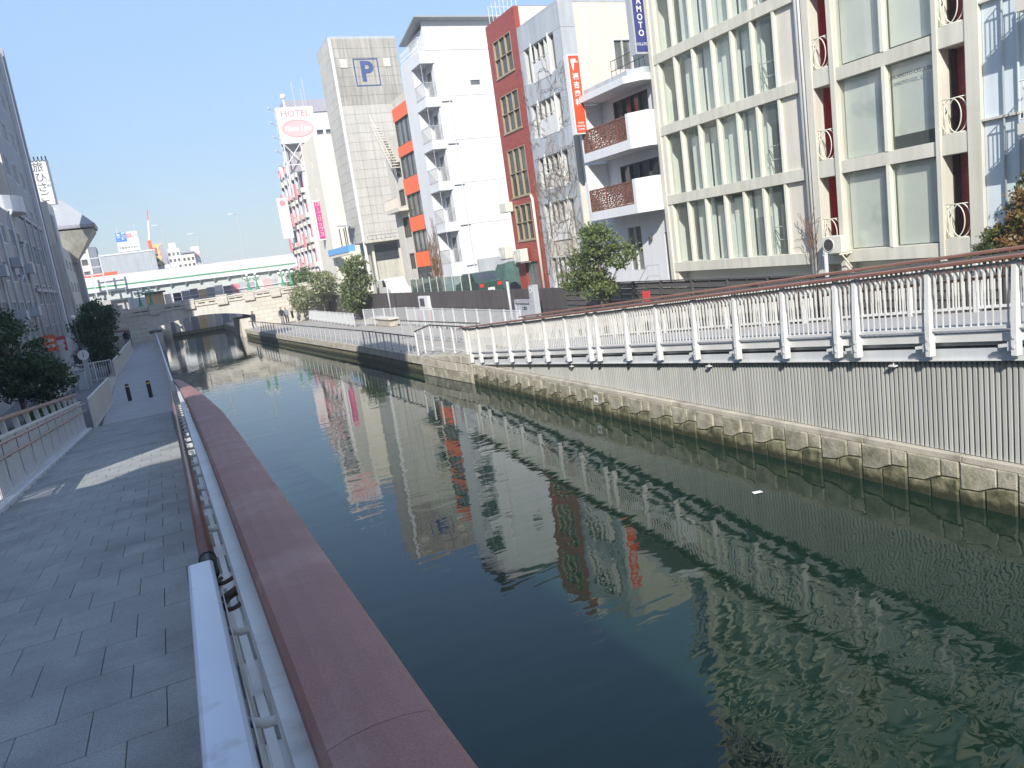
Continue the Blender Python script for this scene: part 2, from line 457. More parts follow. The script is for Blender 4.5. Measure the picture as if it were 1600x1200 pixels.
# ------------------------------------------------------------------ building blocks
WLOC = {}
class MB:
    def __init__(s):
        s.v, s.f = [], []
    def add(s, vs, fs):
        o = len(s.v)
        s.v += [tuple(p) for p in vs]
        s.f += [tuple(i + o for i in f) for f in fs]
        return s
    def hexa(s, p):
        return s.add(p, [(0, 3, 2, 1), (4, 5, 6, 7), (0, 1, 5, 4), (1, 2, 6, 5), (2, 3, 7, 6), (3, 0, 4, 7)])
    def box(s, x0, x1, y0, y1, z0, z1):
        return s.hexa([(x0, y0, z0), (x1, y0, z0), (x1, y1, z0), (x0, y1, z0), (x0, y0, z1), (x1, y0, z1), (x1, y1, z1), (x0, y1, z1)])
    def quad(s, a, b, c, d):
        return s.add([a, b, c, d], [(0, 1, 2, 3)])
    def prism(s, poly, off):
        n = len(poly)
        off = Vector(off)
        vs = [Vector(p) for p in poly] + [Vector(p) + off for p in poly]
        fs = [tuple(range(n))[::-1], tuple(range(n, 2 * n))] + [(i, (i + 1) % n, n + (i + 1) % n, n + i) for i in range(n)]
        return s.add(vs, fs)
    def bar(s, p, q, w, h, up=(0, 0, 1)):
        p, q = Vector(p), Vector(q)
        d = (q - p).normalized()
        sd = d.cross(Vector(up))
        if sd.length < 1e-4:
            sd = d.cross(Vector((1, 0, 0)))
        sd.normalize()
        u = sd.cross(d).normalized()
        a, b = sd * w / 2, u * h / 2
        return s.hexa([p - a - b, p + a - b, q + a - b, q - a - b, p - a + b, p + a + b, q + a + b, q - a + b])
    def tube(s, pts, r, n=8, cap=True):
        pts = [Vector(p) for p in pts]
        rs = r if isinstance(r, (list, tuple)) else [r] * len(pts)
        o = len(s.v)
        prev = None
        for i, p in enumerate(pts):
            d = (pts[min(i + 1, len(pts) - 1)] - pts[max(i - 1, 0)]).normalized()
            if prev is None:
                a = d.cross(Vector((0, 0, 1)))
                if a.length < 1e-3:
                    a = d.cross(Vector((1, 0, 0)))
            else:
                a = prev - d * prev.dot(d)
            a.normalize()
            prev = a
            b = d.cross(a)
            for k in range(n):
                t = 2 * math.pi * k / n
                s.v.append(tuple(p + (a * math.cos(t) + b * math.sin(t)) * rs[i]))
        for i in range(len(pts) - 1):
            for k in range(n):
                s.f.append((o + i * n + k, o + i * n + (k + 1) % n, o + (i + 1) * n + (k + 1) % n, o + (i + 1) * n + k))
        if cap:
            s.f.append(tuple(o + k for k in range(n))[::-1])
            s.f.append(tuple(o + (len(pts) - 1) * n + k for k in range(n)))
        return s
    def lathe(s, prof, c, n=12):
        pts = [(c[0], c[1], c[2] + z) for r_, z in prof]
        o = len(s.v)
        for r_, z in prof:
            for k in range(n):
                t = 2 * math.pi * k / n
                s.v.append((c[0] + r_ * math.cos(t), c[1] + r_ * math.sin(t), c[2] + z))
        for i in range(len(prof) - 1):
            for k in range(n):
                s.f.append((o + i * n + k, o + i * n + (k + 1) % n, o + (i + 1) * n + (k + 1) % n, o + (i + 1) * n + k))
        s.f.append(tuple(o + k for k in range(n))[::-1])
        s.f.append(tuple(o + (len(prof) - 1) * n + k for k in range(n)))
        return s
    def ring(s, c, r, t, ax1, ax2, n=20, m=6, a0=0, a1=2 * math.pi):
        c, ax1, ax2 = Vector(c), Vector(ax1), Vector(ax2)
        full = abs(a1 - a0 - 2 * math.pi) < 1e-4
        k = n + 1
        pts = [c + ax1 * r * math.cos(a0 + (a1 - a0) * i / n) + ax2 * r * math.sin(a0 + (a1 - a0) * i / n) for i in range(k)]
        return s.tube(pts, t, m, cap=not full)
    def build(s, name, m, parent=None, smooth=False, bevel=0.0, kind=None):
        v = np.array(s.v, dtype=float)
        c = (v.min(0) + v.max(0)) / 2
        me = bpy.data.meshes.new(name)
        me.from_pydata((v - c).tolist(), [], s.f)
        me.materials.append(M[m] if isinstance(m, str) else m)
        if smooth:
            me.polygons.foreach_set('use_smooth', [True] * len(me.polygons))
        me.update()
        return place(name, me, Vector(c), parent, bevel, kind)

def place(name, me, loc, parent=None, bevel=0.0, kind=None, scale=None, rot=None):
    o = bpy.data.objects.new(name, me)
    COL.objects.link(o)
    loc = Vector(loc)
    WLOC[o] = loc.copy()
    if parent is not None:
        o.parent = parent
        o.location = loc - WLOC[parent]
    else:
        o.location = loc
    if scale:
        o.scale = scale
    if rot:
        o.rotation_euler = rot
    if bevel:
        bm = o.modifiers.new('edge', 'BEVEL')
        bm.width = bevel
        bm.segments = 2
        bm.limit_method = 'ANGLE'
    if kind:
        o['kind'] = kind
    return o

def thing(name, label, cat, loc, group=None):
    o = bpy.data.objects.new(name, None)
    o.empty_display_size = 0.2
    COL.objects.link(o)
    o.location = loc
    WLOC[o] = Vector(loc)
    return tag(o, label, cat, group)

def tag(o, label, cat, group=None):
    o['label'] = label
    o['category'] = cat
    if group:
        o['group'] = group
    return o

def struct(mb, name, m, label=None):
    o = mb.build(name, m, kind='structure')
    if label:
        o['label'] = label
    return o

def copy_tree(src, delta, label=None, parent=None):
    delta = Vector(delta)
    c = src.copy()
    COL.objects.link(c)
    WLOC[c] = WLOC[src] + delta
    c.parent = parent
    if parent is None:
        c.location = src.location + delta
        if label:
            c['label'] = label
    for ch in list(src.children):
        copy_tree(ch, delta, None, c)
    return c

# a facade frame: u runs along the wall, d goes into the building, z is up
def fpt(face, plane, u, d, z):
    if face == '-X':
        return (plane + d, u, z)
    if face == '+X':
        return (plane - d, u, z)
    if face == '-Y':
        return (u, plane + d, z)
    return (u, plane - d, z)

def fbox(mb, face, plane, u0, u1, d0, d1, z0, z1):
    a, b = fpt(face, plane, u0, d0, z0), fpt(face, plane, u1, d1, z1)
    return mb.box(min(a[0], b[0]), max(a[0], b[0]), min(a[1], b[1]), max(a[1], b[1]), z0, z1)

def facade(mb, face, plane, u0, u1, z0, z1, holes, depth=0.25):
    us = sorted({u0, u1, *[h[0] for h in holes], *[h[1] for h in holes]})
    zs = sorted({z0, z1, *[h[2] for h in holes], *[h[3] for h in holes]})
    P = lambda u, d, z: fpt(face, plane, u, d, z)
    for i in range(len(us) - 1):
        for j in range(len(zs) - 1):
            uc, zc = (us[i] + us[i + 1]) / 2, (zs[j] + zs[j + 1]) / 2
            if any(h[0] < uc < h[1] and h[2] < zc < h[3] for h in holes):
                continue
            mb.quad(P(us[i], 0, zs[j]), P(us[i + 1], 0, zs[j]), P(us[i + 1], 0, zs[j + 1]), P(us[i], 0, zs[j + 1]))
    for a, b, c, d in holes:
        for (q, r) in (((a, c), (b, c)), ((b, c), (b, d)), ((b, d), (a, d)), ((a, d), (a, c))):
            mb.quad(P(q[0], 0, q[1]), P(r[0], 0, r[1]), P(r[0], depth, r[1]), P(q[0], depth, q[1]))
    return mb

def window(parent, face, plane, u0, u1, z0, z1, cols=2, rows=1, frame='alu', pane='glass_dark', d=0.12, w=0.05, ff=0.0, name='window', sill=False, panes=True):
    """Frame bars as one part, each pane a sub-part. ff: how far the frame stands proud of the wall."""
    mb = MB()
    du, dz = (u1 - u0) / cols, (z1 - z0) / rows
    for i in range(cols + 1):
        u = u0 + i * du
        fbox(mb, face, plane, u - w / 2 if 0 < i < cols else (u if i == 0 else u - w), u + w / 2 if 0 < i < cols else (u + w if i == 0 else u), -ff, d, z0 + 0.001, z1 - 0.001)
    for j in range(rows + 1):
        z = z0 + j * dz
        a, b = (z - w / 2, z + w / 2) if 0 < j < rows else ((z, z + w) if j == 0 else (z - w, z))
        fbox(mb, face, plane, u0 + 0.001, u1 - 0.001, -ff + 0.003, d - 0.003, a, b)
    if sill:
        fbox(mb, face, plane, u0 - 0.05, u1 + 0.05, -0.08, 0.05, z0 - 0.06, z0)
    f = mb.build(name, frame, parent)
    if panes:
        me = None
        for i in range(cols):
            for j in range(rows):
                a, b = u0 + i * du + w / 2, u0 + (i + 1) * du - w / 2
                c, e = z0 + j * dz + w / 2, z0 + (j + 1) * dz - w / 2
                if me is None:
                    o = fbox(MB(), face, plane, a, b, d - 0.035, d - 0.015, c, e).build('pane', pane, f)
                    me = o.data
                else:
                    p, q = fpt(face, plane, a, d - 0.035, c), fpt(face, plane, b, d - 0.015, e)
                    place('pane', me, (Vector(p) + Vector(q)) / 2, f)
    return f

def block(parent, x0, x1, y0, y1, z0, z1, m, holes=None, name='wall', depth=0.25, roofm=None, roofname='roof', backing=True):
    """Walls of a building: four sides with openings cut where given, and a roof part."""
    mb = MB()
    holes = holes or {}
    facade(mb, '-X', x0, y0, y1, z0, z1, holes.get('-X', []), depth)
    facade(mb, '-Y', y0, x0, x1, z0, z1, holes.get('-Y', []), depth)
    facade(mb, '+X', x1, y0, y1, z0, z1, holes.get('+X', []), depth)
    facade(mb, '+Y', y1, x0, x1, z0, z1, holes.get('+Y', []), depth)
    w = mb.build(name, m, parent)
    r_ = MB().box(x0 + 0.02, x1 - 0.02, y0 + 0.02, y1 - 0.02, z1 - 0.25, z1 - 0.1).build(roofname, roofm or 'roof_grey', parent)
    return w

def text(body, m, parent, face, plane, u, z, size, name='lettering', spacing=1.0, extrude=0.006, sx=1.0, shear=0.0, bold=0.0, lines=1.0, align='CENTER'):
    cu = bpy.data.curves.new(name, 'FONT')
    cu.body = body
    cu.size = size
    cu.align_x = align
    cu.align_y = 'CENTER'
    cu.space_character = spacing
    cu.space_line = lines
    cu.extrude = extrude
    cu.offset = bold
    cu.shear = shear
    cu.resolution_u = 3
    t = bpy.data.objects.new(name, cu)
    COL.objects.link(t)
    dg = bpy.context.evaluated_depsgraph_get()
    me = bpy.data.meshes.new_from_object(t.evaluated_get(dg))
    bpy.data.objects.remove(t)
    bpy.data.curves.remove(cu)
    me.materials.clear()
    me.materials.append(M[m])
    rot = {'-Y': (R(90), 0, 0), '-X': (R(90), 0, R(-90)), '+X': (R(90), 0, R(90))}[face]
    return place(name, me, fpt(face, plane, u, -0.004, z), parent, rot=rot, scale=(sx, 1, 1))
# ================================================================== the setting
def lerp(a, b, t):
    return a + (b - a) * t
def deck(y):                       # height of both sloping walkways
    return max(3.5 - 0.08 * y, 1.05)

mb = MB()
mb.box(-500, -0.2, -200, 900, -3.0, 0.93)
mb.box(18.3, 500, -200, 900, -3.0, 0.95)
mb.box(-0.2, 18.3, -200, 900, -3.0, -2.2)
struct(mb, 'ground', 'ground')
# the water is a fine sheet only where it must be: one level surface between the two banks
struct(MB().quad((-0.3, -60, 0), (14, -60, 0), (14, 400, 0), (-0.3, 400, 0)), 'water', 'water', 'dark green canal water rippled by a light breeze')

WALL = [(-60, 11.5), (6, 11.5), (28.4, 11.4), (33.6, 11.05), (42, 10.9), (80, 8.9), (130, 8.6)]
def wall_x(y):
    for (a, b), (c, d) in zip(WALL, WALL[1:]):
        if a <= y <= c:
            return lerp(b, d, (y - a) / (c - a))
    return WALL[-1][1]

# right bank: promenade surface behind the revetment
mb = MB()
for (a, b), (c, d) in zip(WALL, WALL[1:]):
    mb.hexa([(b + 0.25, a, -2.2), (18.3, a, -2.2), (18.3, c, -2.2), (d + 0.25, c, -2.2), (b + 0.25, a, 0.80), (18.3, a, 0.80), (18.3, c, 0.80), (d + 0.25, c, 0.80)])
struct(mb, 'promenade_pavement', 'promenade', 'pale paved promenade on the far bank')

# right bank revetment: shaped stones in two courses with joints recessed
rev = MB()
for (a, b), (c, d) in zip(WALL, WALL[1:]):
    rev.hexa([(b + 0.02, a, -2.2), (b + 0.26, a, -2.2), (d + 0.26, c, -2.2), (d + 0.02, c, -2.2), (b + 0.06, a, 0.70), (b + 0.26, a, 0.70), (d + 0.26, c, 0.70), (d + 0.06, c, 0.70)])
revo = rev.build('canal_wall', 'stone_wet')
revo['label'] = 'mossy stone canal wall below the louvered ramp'
tag(revo, 'mossy stone canal wall along the far bank', 'wall')
def stone_mesh(poly, t, m, seed):
    """polygon in (y, z): a pillow-faced stone, x is the proud direction (towards -x)"""
    r_ = random.Random(seed)
    n = len(poly)
    cy, cz = sum(p[0] for p in poly) / n, sum(p[1] for p in poly) / n
    vs, fs = [], []
    for k, (inset, x) in enumerate(((0.0, 0.03), (0.0, -t * 0.55), (0.10, -t))):
        for y, z in poly:
            vs.append((x, y + (cy - y) * inset + r_.uniform(-0.006, 0.006), z + (cz - z) * inset + r_.uniform(-0.006, 0.006)))
    for k in range(2):
        for i in range(n):
            fs.append((k * n + i, k * n + (i + 1) % n, (k + 1) * n + (i + 1) % n, (k + 1) * n + i))
    vs.append((-t * 1.15 + r_.uniform(-.01, .01), cy, cz))
    for i in range(n):
        fs.append((2 * n + i, 2 * n + (i + 1) % n, 3 * n))
    me = bpy.data.meshes.new('stone')
    me.from_pydata(vs, [], fs)
    me.materials.append(M[m])
    return me
g = 0.008
P1 = [(g, .42), (.31, .40), (.31, .70), (g, .70)]
P2 = [(.31 + 2 * g, .40), (.48, .33), (.62, .26), (.95 - g, .24), (.95 - g, .70), (.31 + 2 * g, .70)]
P3 = [(g, -.25), (.50, -.25), (.50, .31), (.46, .325), (.31, .385), (g, .405)]
P4 = [(.50 + 2 * g, -.25), (.95 - g, -.25), (.95 - g, .225), (.62, .245), (.50 + 2 * g, .30)]
stones = [[stone_mesh(p, t, m, s * 9 + i) for s in range(4)] for i, (p, t, m) in enumerate(((P1, .035, 'stone'), (P2, .05, 'stone'), (P3, .06, 'stone_wet'), (P4, .05, 'stone_wet')))]
y = 5.0
while y < 33.2:
    for q in stones:
        place('stone', q[rng.randrange(4)], (wall_x(y) + rng.uniform(-.012, .012), y, 0), revo)
    y += 0.95
# coping along the ledge
y = 4.0
while y < 33.0:
    y2 = y + 1.9
    mbc = MB().hexa([(wall_x(y) - .03, y + .004, .70), (wall_x(y) + .4, y + .004, .70), (wall_x(y2) + .4, y2 - .004, .70), (wall_x(y2) - .03, y2 - .004, .70),
                     (wall_x(y) - .03, y + .004, .815), (wall_x(y) + .4, y + .004, .815), (wall_x(y2) + .4, y2 - .004, .815), (wall_x(y2) - .03, y2 - .004, .815)])
    mbc.build('coping_stone', 'coping', revo, bevel=0.012)
    y = y2
mbc = MB()
y = 33.0
while y < 84:
    y2 = min(y + 2.4, 84)
    mbc.hexa([(wall_x(y) - .05, y + .006, .45), (wall_x(y) + .4, y + .006, .45), (wall_x(y2) + .4, y2 - .006, .45), (wall_x(y2) - .05, y2 - .006, .45),
              (wall_x(y) - .05, y + .006, .83), (wall_x(y) + .4, y + .006, .83), (wall_x(y2) + .4, y2 - .006, .83), (wall_x(y2) - .05, y2 - .006, .83)])
    y = y2
mbc.build('coping', 'coping', revo, kind='stuff')
plate = MB().box(wall_x(19) - .07, wall_x(19) - .045, 18.88, 19.1, .36, .58).build('number_plate', 'sign_white', revo)
text('18', 'paint_dark', plate, '-X', wall_x(19) - .07, 18.99, .47, 0.13)

# stone landing where the ramp meets the promenade
ld = thing('stone_landing', 'stone landing block at the foot of the white ramp', 'landing', (11.6, 31, 0))
mb = MB().hexa([(11.32, 28.35, -.5), (14.3, 28.35, -.5), (14.3, 33.6, -.5), (11.0, 33.6, -.5), (11.32, 28.35, 1.22), (14.3, 28.35, 1.22), (14.3, 33.6, .86), (11.0, 33.6, .86)])
mb.build('core', 'coping', ld)
k = 0
for row, (z0, z1) in enumerate(((.0, .42), (.42, .80), (.80, 1.14))):
    y = 28.4 + (0.4 if row % 2 else 0)
    while y < 33.2:
        y2 = min(y + rng.uniform(.7, 1.0), 33.5)
        zt = z1 - (0.0 if row < 2 else max(0, (y - 29)) * .07)
        if zt - z0 > .1:
            x0, x1 = lerp(11.32, 11.0, (y - 28.35) / 5.25), lerp(11.32, 11.0, (y2 - 28.35) / 5.25)
            t = rng.uniform(.02, .05)
            MB().hexa([(x0 - t, y + .01, z0 + .01), (x0 + .05, y + .01, z0 + .01), (x1 + .05, y2 - .01, z0 + .01), (x1 - t, y2 - .01, z0 + .01),
                       (x0 - t, y + .01, zt - .01), (x0 + .05, y + .01, zt - .01), (x1 + .05, y2 - .01, zt - .01), (x1 - t, y2 - .01, zt - .01)]).build('stone', 'coping' if row else 'stone', ld, bevel=.015)
        y = y2

# ------------------------------------------------------------------ the ramp of the far bank
RX = 11.42
def rz(y):
    return 3.5 - 0.08 * y
ramp = thing('ramp_bridge', 'steel ramp walkway rising along the far bank above a grey louver screen', 'ramp', (12.8, 16, 0.8))
def sloped(mb, x0, x1, y0, y1, a, b):
    mb.hexa([(x0, y0, rz(y0) + a), (x1, y0, rz(y0) + a), (x1, y1, rz(y1) + a), (x0, y1, rz(y1) + a), (x0, y0, rz(y0) + b), (x1, y0, rz(y0) + b), (x1, y1, rz(y1) + b), (x0, y1, rz(y1) + b)])
    return mb
Y0, Y1 = 1.5, 28.5
sloped(MB(), RX + .1, 14.2, Y0, Y1, -.12, -.005).build('deck', 'path', ramp)
sloped(MB(), RX + .02, RX + .10, Y0, Y1, -.15, -.03).build('edge_beam', 'white', ramp)
sloped(MB(), RX + .14, RX + .24, Y0, Y1, -.23, -.17).build('flange', 'beam_grey', ramp)
sloped(MB(), RX + .10, RX + .28, Y0, Y1, -.44, -.27).build('girder', 'beam_grey', ramp)
sloped(MB(), RX + .04, RX + .32, Y0, Y1, -.462, -.442).build('girder_flange', 'white', ramp)
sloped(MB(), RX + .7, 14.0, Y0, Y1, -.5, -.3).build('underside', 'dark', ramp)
lo = thing('louver_screen', 'grey vertical louver screen under the white ramp', 'louver screen', (11.7, 17, .8))
MB().box(11.60, 11.66, Y0, 28.2, .816, .86).build('bottom_rail', 'louver', lo)
sloped(MB(), 11.62, 11.66, Y0, 27.8, -.56, -.47).build('top_rail', 'louver', lo)
MB().box(12.05, 12.1, Y0, 28.2, .8, 1.5).build('backing', 'dark', lo)  # dark sheet put in for the shade behind the slats
me = MB().box(-.035, .035, -.024, .024, -.5, .5)
sm = bpy.data.meshes.new('slat')
sm.from_pydata(me.v, [], me.f)
sm.materials.append(M['louver'])
y = 2.4
while y < 28.0:
    h = rz(y) - .47 - .83
    if h > .05:
        place('slat', sm, (11.60, y, .83 + h / 2), lo, scale=(1, 1, h))
    y += 0.0895

def shared(mb, name, m):
    v = np.array(mb.v)
    me = bpy.data.meshes.new(name)
    me.from_pydata(v.tolist(), [], mb.f)
    me.materials.append(M[m])
    return me
fin = MB().prism([(-.03, 0, 1.03), (-.03, 0, .66), (-.016, 0, .58), (-.016, 0, .05), (.016, 0, .05), (.016, 0, .58), (.026, 0, .66), (.026, 0, 1.03)], (0, .014, 0))
fin_me = shared(fin, 'baluster', 'baluster')
pm = MB()
pm.hexa([(-.09, -.04, -.36), (.05, -.04, -.36), (.05, .04, -.36), (-.09, .04, -.36), (-.09, -.04, .2), (.05, -.04, .2), (.05, .04, .2), (-.09, .04, .2)])
pm.hexa([(-.09, -.04, .2), (.05, -.04, .2), (.05, .04, .2), (-.09, .04, .2), (-.05, -.033, 1.06), (.05, -.033, 1.06), (.05, .033, 1.06), (-.05, .033, 1.06)])
pm.box(-.105, -.10, -.02, .02, -.25, -.21).box(-.105, -.10, -.02, .02, -.1, -.06)
post_me = shared(pm, 'post', 'white')
bk = MB().bar((0, .04, -.20), (.0, .26, -.24), .05, .05).box(-.03, .06, .02, .12, -.30, -.16)
bracket_me = shared(bk, 'bracket', 'white')
def ramp_rail(x, label, posts, mirror=1, fins=True):
    r_ = thing('ramp_railing', label, 'railing', (x, 15, rz(15)), 'railings of the far ramp')
    for y in posts:
        p = place('post', post_me, (x, y, rz(y)), r_, scale=(mirror, 1, 1))
        if mirror > 0:
            place('bracket', bracket_me, (x - .02, y, rz(y)), r_)
    a, b = min(posts), max(posts)
    sloped(MB(), x - .13, x + .09, a - .3, b + .3, 1.075, 1.135).build('top_rail', 'rail_tube', r_, bevel=.015)
    sloped(MB(), x + (.10 if mirror > 0 else -.15), x + (.15 if mirror > 0 else -.10), a, b, .80, .85).build('handrail', 'rail_tube', r_)
    sloped(MB(), x - .02, x + .02, a, b, 1.0, 1.04).build('upper_rail', 'white', r_)
    sloped(MB(), x - .03, x + .03, a, b, .05, .10).build('lower_rail', 'white', r_)
    if fins:
        for s, t in zip(sorted(posts), sorted(posts)[1:]):
            n = max(1, int(round((t - s) / .118)))
            for i in range(1, n):
                y = lerp(s, t, i / n)
                place('baluster', fin_me, (x, y, rz(y)), r_, scale=(mirror, 1, 1))
    return r_
near_posts = [4.05, 5.4, 6.82, 8.2, 9.62, 10.05, 11.35, 12.75, 14.15, 15.6, 17.0, 18.5, 18.95, 20.3, 21.7, 23.1, 24.5, 25.9, 27.3, 28.3, 28.62]
ramp_rail(RX - .02, 'white ramp railing nearer the canal with tall posts and brown top rail', near_posts)
far_posts = [3.6, 5.0, 6.4, 7.8, 9.2, 10.6, 12, 13.4, 14.8, 16.2, 17.6, 19, 20.4, 21.8, 23.2, 24.6, 26, 27.4, 28.6]
ramp_rail(14.15, 'white ramp railing on the side away from the canal below the dark fence', far_posts, -1)
for y in (9.0, 13.9, 20.4, 27.9):
    b_ = MB().tube([(11.50, y, rz(y) - .46), (11.50, y, rz(y) - .53)], .012).box(11.44, 11.56, y - .06, y + .06, rz(y) - .555, rz(y) - .53)
    b_.build('spotlight', 'white', ramp)

# railing of the landing and of the low promenade, grey posts with a dark top rail
def post_rail(label, pts, h, gap, group, top='frame_dark', wid=.06, picket=None, postm='white', z_from=None, cat='railing', name='promenade_railing', finial=False):
    r_ = thing(name, label, cat, pts[0], group)
    mt = MB()
    for a, b in zip(pts, pts[1:]):
        a, b = Vector(a), Vector(b)
        up = Vector((0, 0, h))
        mt.bar(a + up, b + up, wid, .05)
        MB().bar(a + up * .12, b + up * .12, .03, .03).build('lower_rail', postm, r_)
        n = max(1, int(round((b - a).length / gap)))
        for i in range(n + 1):
            if i == 0 and a != Vector(pts[0]):
                continue
            p = a.lerp(b, i / n)
            q = MB().box(p.x - .035, p.x + .035, p.y - .03, p.y + .03, p.z, p.z + h * (1.06 if finial else 1) - .02)
            q.build('post', postm, r_)
            if picket and i > 0:
                mp = MB()
                k = max(1, int((b - a).length / n / picket))
                for j in range(1, k):
                    s = a.lerp(b, (i - 1 + j / k) / n)
                    mp.box(s.x - .012, s.x + .012, s.y - .012, s.y + .012, s.z + h * .1, s.z + h * .96)
                if mp.v:
                    mp.build('picket_panel', postm, r_, kind='stuff')
    mt.build('top_rail', top, r_)
    return r_
post_rail('dark topped railing on the stone landing at the foot of the ramp', [(11.36, 28.7, 1.2), (11.15, 32.2, 1.2), (11.05, 34.1, .85)], 1.15, 1.15, 'railings of the low promenade')
post_rail('long grey post railing along the low promenade edge by the water', [(11.1, 34.3, .82), (10.95, 42, .82), (10.0, 60, .82), (8.95, 80, .82)], .92, 1.2, 'railings of the low promenade', picket=.6, postm='steel')
post_rail('pale grey picket fence across the promenade before the dark fence', [(16.5, 33.8, .82), (16.5, 52, .82), (15.2, 59, .82)], 1.28, 1.9, 'picket fences on the promenade', top='beam_grey', wid=.04, picket=.14, postm='beam_grey', name='picket_fence', cat='fence', finial=True)
post_rail('pale grey picket fence beside the planted trees of the promenade', [(14.6, 60, .82), (14.9, 80, .82)], 1.05, 1.5, 'picket fences on the promenade', top='beam_grey', wid=.04, picket=.16, postm='beam_grey', name='picket_fence', cat='fence', finial=True)
post_rail('thin dark topped handrail beside the promenade steps', [(14.2, 33.6, .82), (13.9, 38, .82), (13.5, 44, .82)], 1.05, 1.6, 'railings of the low promenade', postm='steel', picket=.3)

# ------------------------------------------------------------------ dark fence behind the promenade
fe = thing('panel_fence', 'tall dark panel fence behind the promenade and the trees', 'fence', (18, 60, .9))
y = 31.6
while y < 100:
    dx = rng.uniform(-.006, .006)
    MB().box(18.0 + dx, 18.04 + dx, y + .012, y + 1.45 - .012, 1.93, 3.0).build('panel', 'fence', fe)
    MB().box(18.0 + dx, 18.04 + dx, y + .012, y + 1.45 - .012, .9, 1.915).build('panel', 'fence', fe)
    MB().box(18.05, 18.12, y - .03, y + .03, .9, 3.02).build('post', 'fence2', fe)
    y += 1.45
lf = thing('louver_fence', 'dark slatted fence below the cream office building', 'fence', (18, 22, .9))
y = 11.0
while y < 31.4:
    for k in range(9):
        z = 1.0 + k * .235
        MB().hexa([(18.0, y + .05, z), (18.03, y + .05, z), (18.03, y + 1.83, z), (18.0, y + 1.83, z), (18.06, y + .05, z + .215), (18.09, y + .05, z + .215), (18.09, y + 1.83, z + .215), (18.06, y + 1.83, z + .215)]).build('board', 'fence2', lf)
    MB().box(17.97, 18.07, y - .04, y + .04, .9, 3.17).build('post', 'fence', lf)
    MB().box(17.985, 18.0, y + .90, y + .95, .95, 3.12).build('strut', 'fence', lf)
    y += 1.88
MB().box(17.97, 18.1, 11.0, 31.4, 3.12, 3.16).build('cap_rail', 'fence', lf)

# ------------------------------------------------------------------ left bank
mb = MB()
mb.box(-0.2, .45, 28, 140, -2.2, .95)
mb.box(-0.2, .25, -60, 28, -2.2, .9)
q = mb.build('quay_wall', 'stone_wet')
tag(q, 'low stone quay wall under the near walkway', 'wall')
struct(MB().box(-2.25, .42, 30.6, 140, .9, 1.05), 'lower_path', 'path', 'pale lower path beyond the two bollards')
# sloping deck with granite slabs
mb = MB()
mb.hexa([(-2.62, -12, deck(-12) - .3), (.14, -12, deck(-12) - .3), (.14, 30.62, deck(30.62) - .3), (-2.62, 30.62, deck(30.62) - .3),
         (-2.62, -12, 3.5 + .96 - .03), (.14, -12, 3.5 + .96 - .03), (.14, 30.62, deck(30.62) - .03), (-2.62, 30.62, deck(30.62) - .03)])
dk = struct(mb, 'walkway_deck', 'joint', 'sloping granite paved walkway beside the canal')
SL = math.atan(.08)
TW, TL = .352, .50
def tile_mesh():
    w, l, g_, c = TW / 2, TL / 2, .0018, .003
    vs = []
    for (a, b, z) in ((w - g_, l - g_, -.03), (w - g_, l - g_, -c), (w - g_ - c, l - g_ - c, 0)):
        vs += [(-a, -b, z), (a, -b, z), (a, b, z), (-a, b, z)]
    fs = [(8, 9, 10, 11)]
    for k in (0, 4):
        for i in range(4):
            fs.append((k + i, k + (i + 1) % 4, k + 4 + (i + 1) % 4, k + 4 + i))
    me = bpy.data.meshes.new('paving_slab')
    me.from_pydata(vs, [], fs)
    me.materials.append(M['slab'])
    return me
tme = tile_mesh()
far = MB()
row = 0
y = 2.3
cnt = 0
while y < 30.3:
    off = 0 if row % 2 == 0 else TW / 2
    for k in range(8):
        x = -2.6 + TW / 2 + k * TW - off
        if x > .12 or x < -2.75:
            continue
        if cnt < 296:
            place('paving_slab', tme, (x + (0 if row % 2 else -.0), y + TL / 2 + rng.uniform(-.002, .002), deck(y + TL / 2) + rng.uniform(-.0012, .0012)), dk, rot=(-SL + rng.uniform(-.002, .002), rng.uniform(-.002, .002), 0))
            cnt += 1
        else:
            far.quad((x - TW / 2 + .004, y + .004, deck(y)), (x + TW / 2 - .004, y + .004, deck(y)), (x + TW / 2 - .004, y + TL - .004, deck(y + TL)), (x - TW / 2 + .004, y + TL - .004, deck(y + TL)))
    y += TL
    row += 1
fo = far.build('paving', 'slab', dk, kind='stuff')
nb = MB()
y = 2.3
while y > -11:
    y -= TL
    for k in range(8):
        x = -2.6 + TW / 2 + k * TW
        if x < .05:
            nb.quad((x - TW / 2 + .004, y + .004, deck(y)), (x + TW / 2 - .004, y + .004, deck(y)), (x + TW / 2 - .004, y + TL - .004, deck(y + TL)), (x - TW / 2 + .004, y + TL - .004, deck(y + TL)))
nb.build('paving', 'slab', dk, kind='stuff')

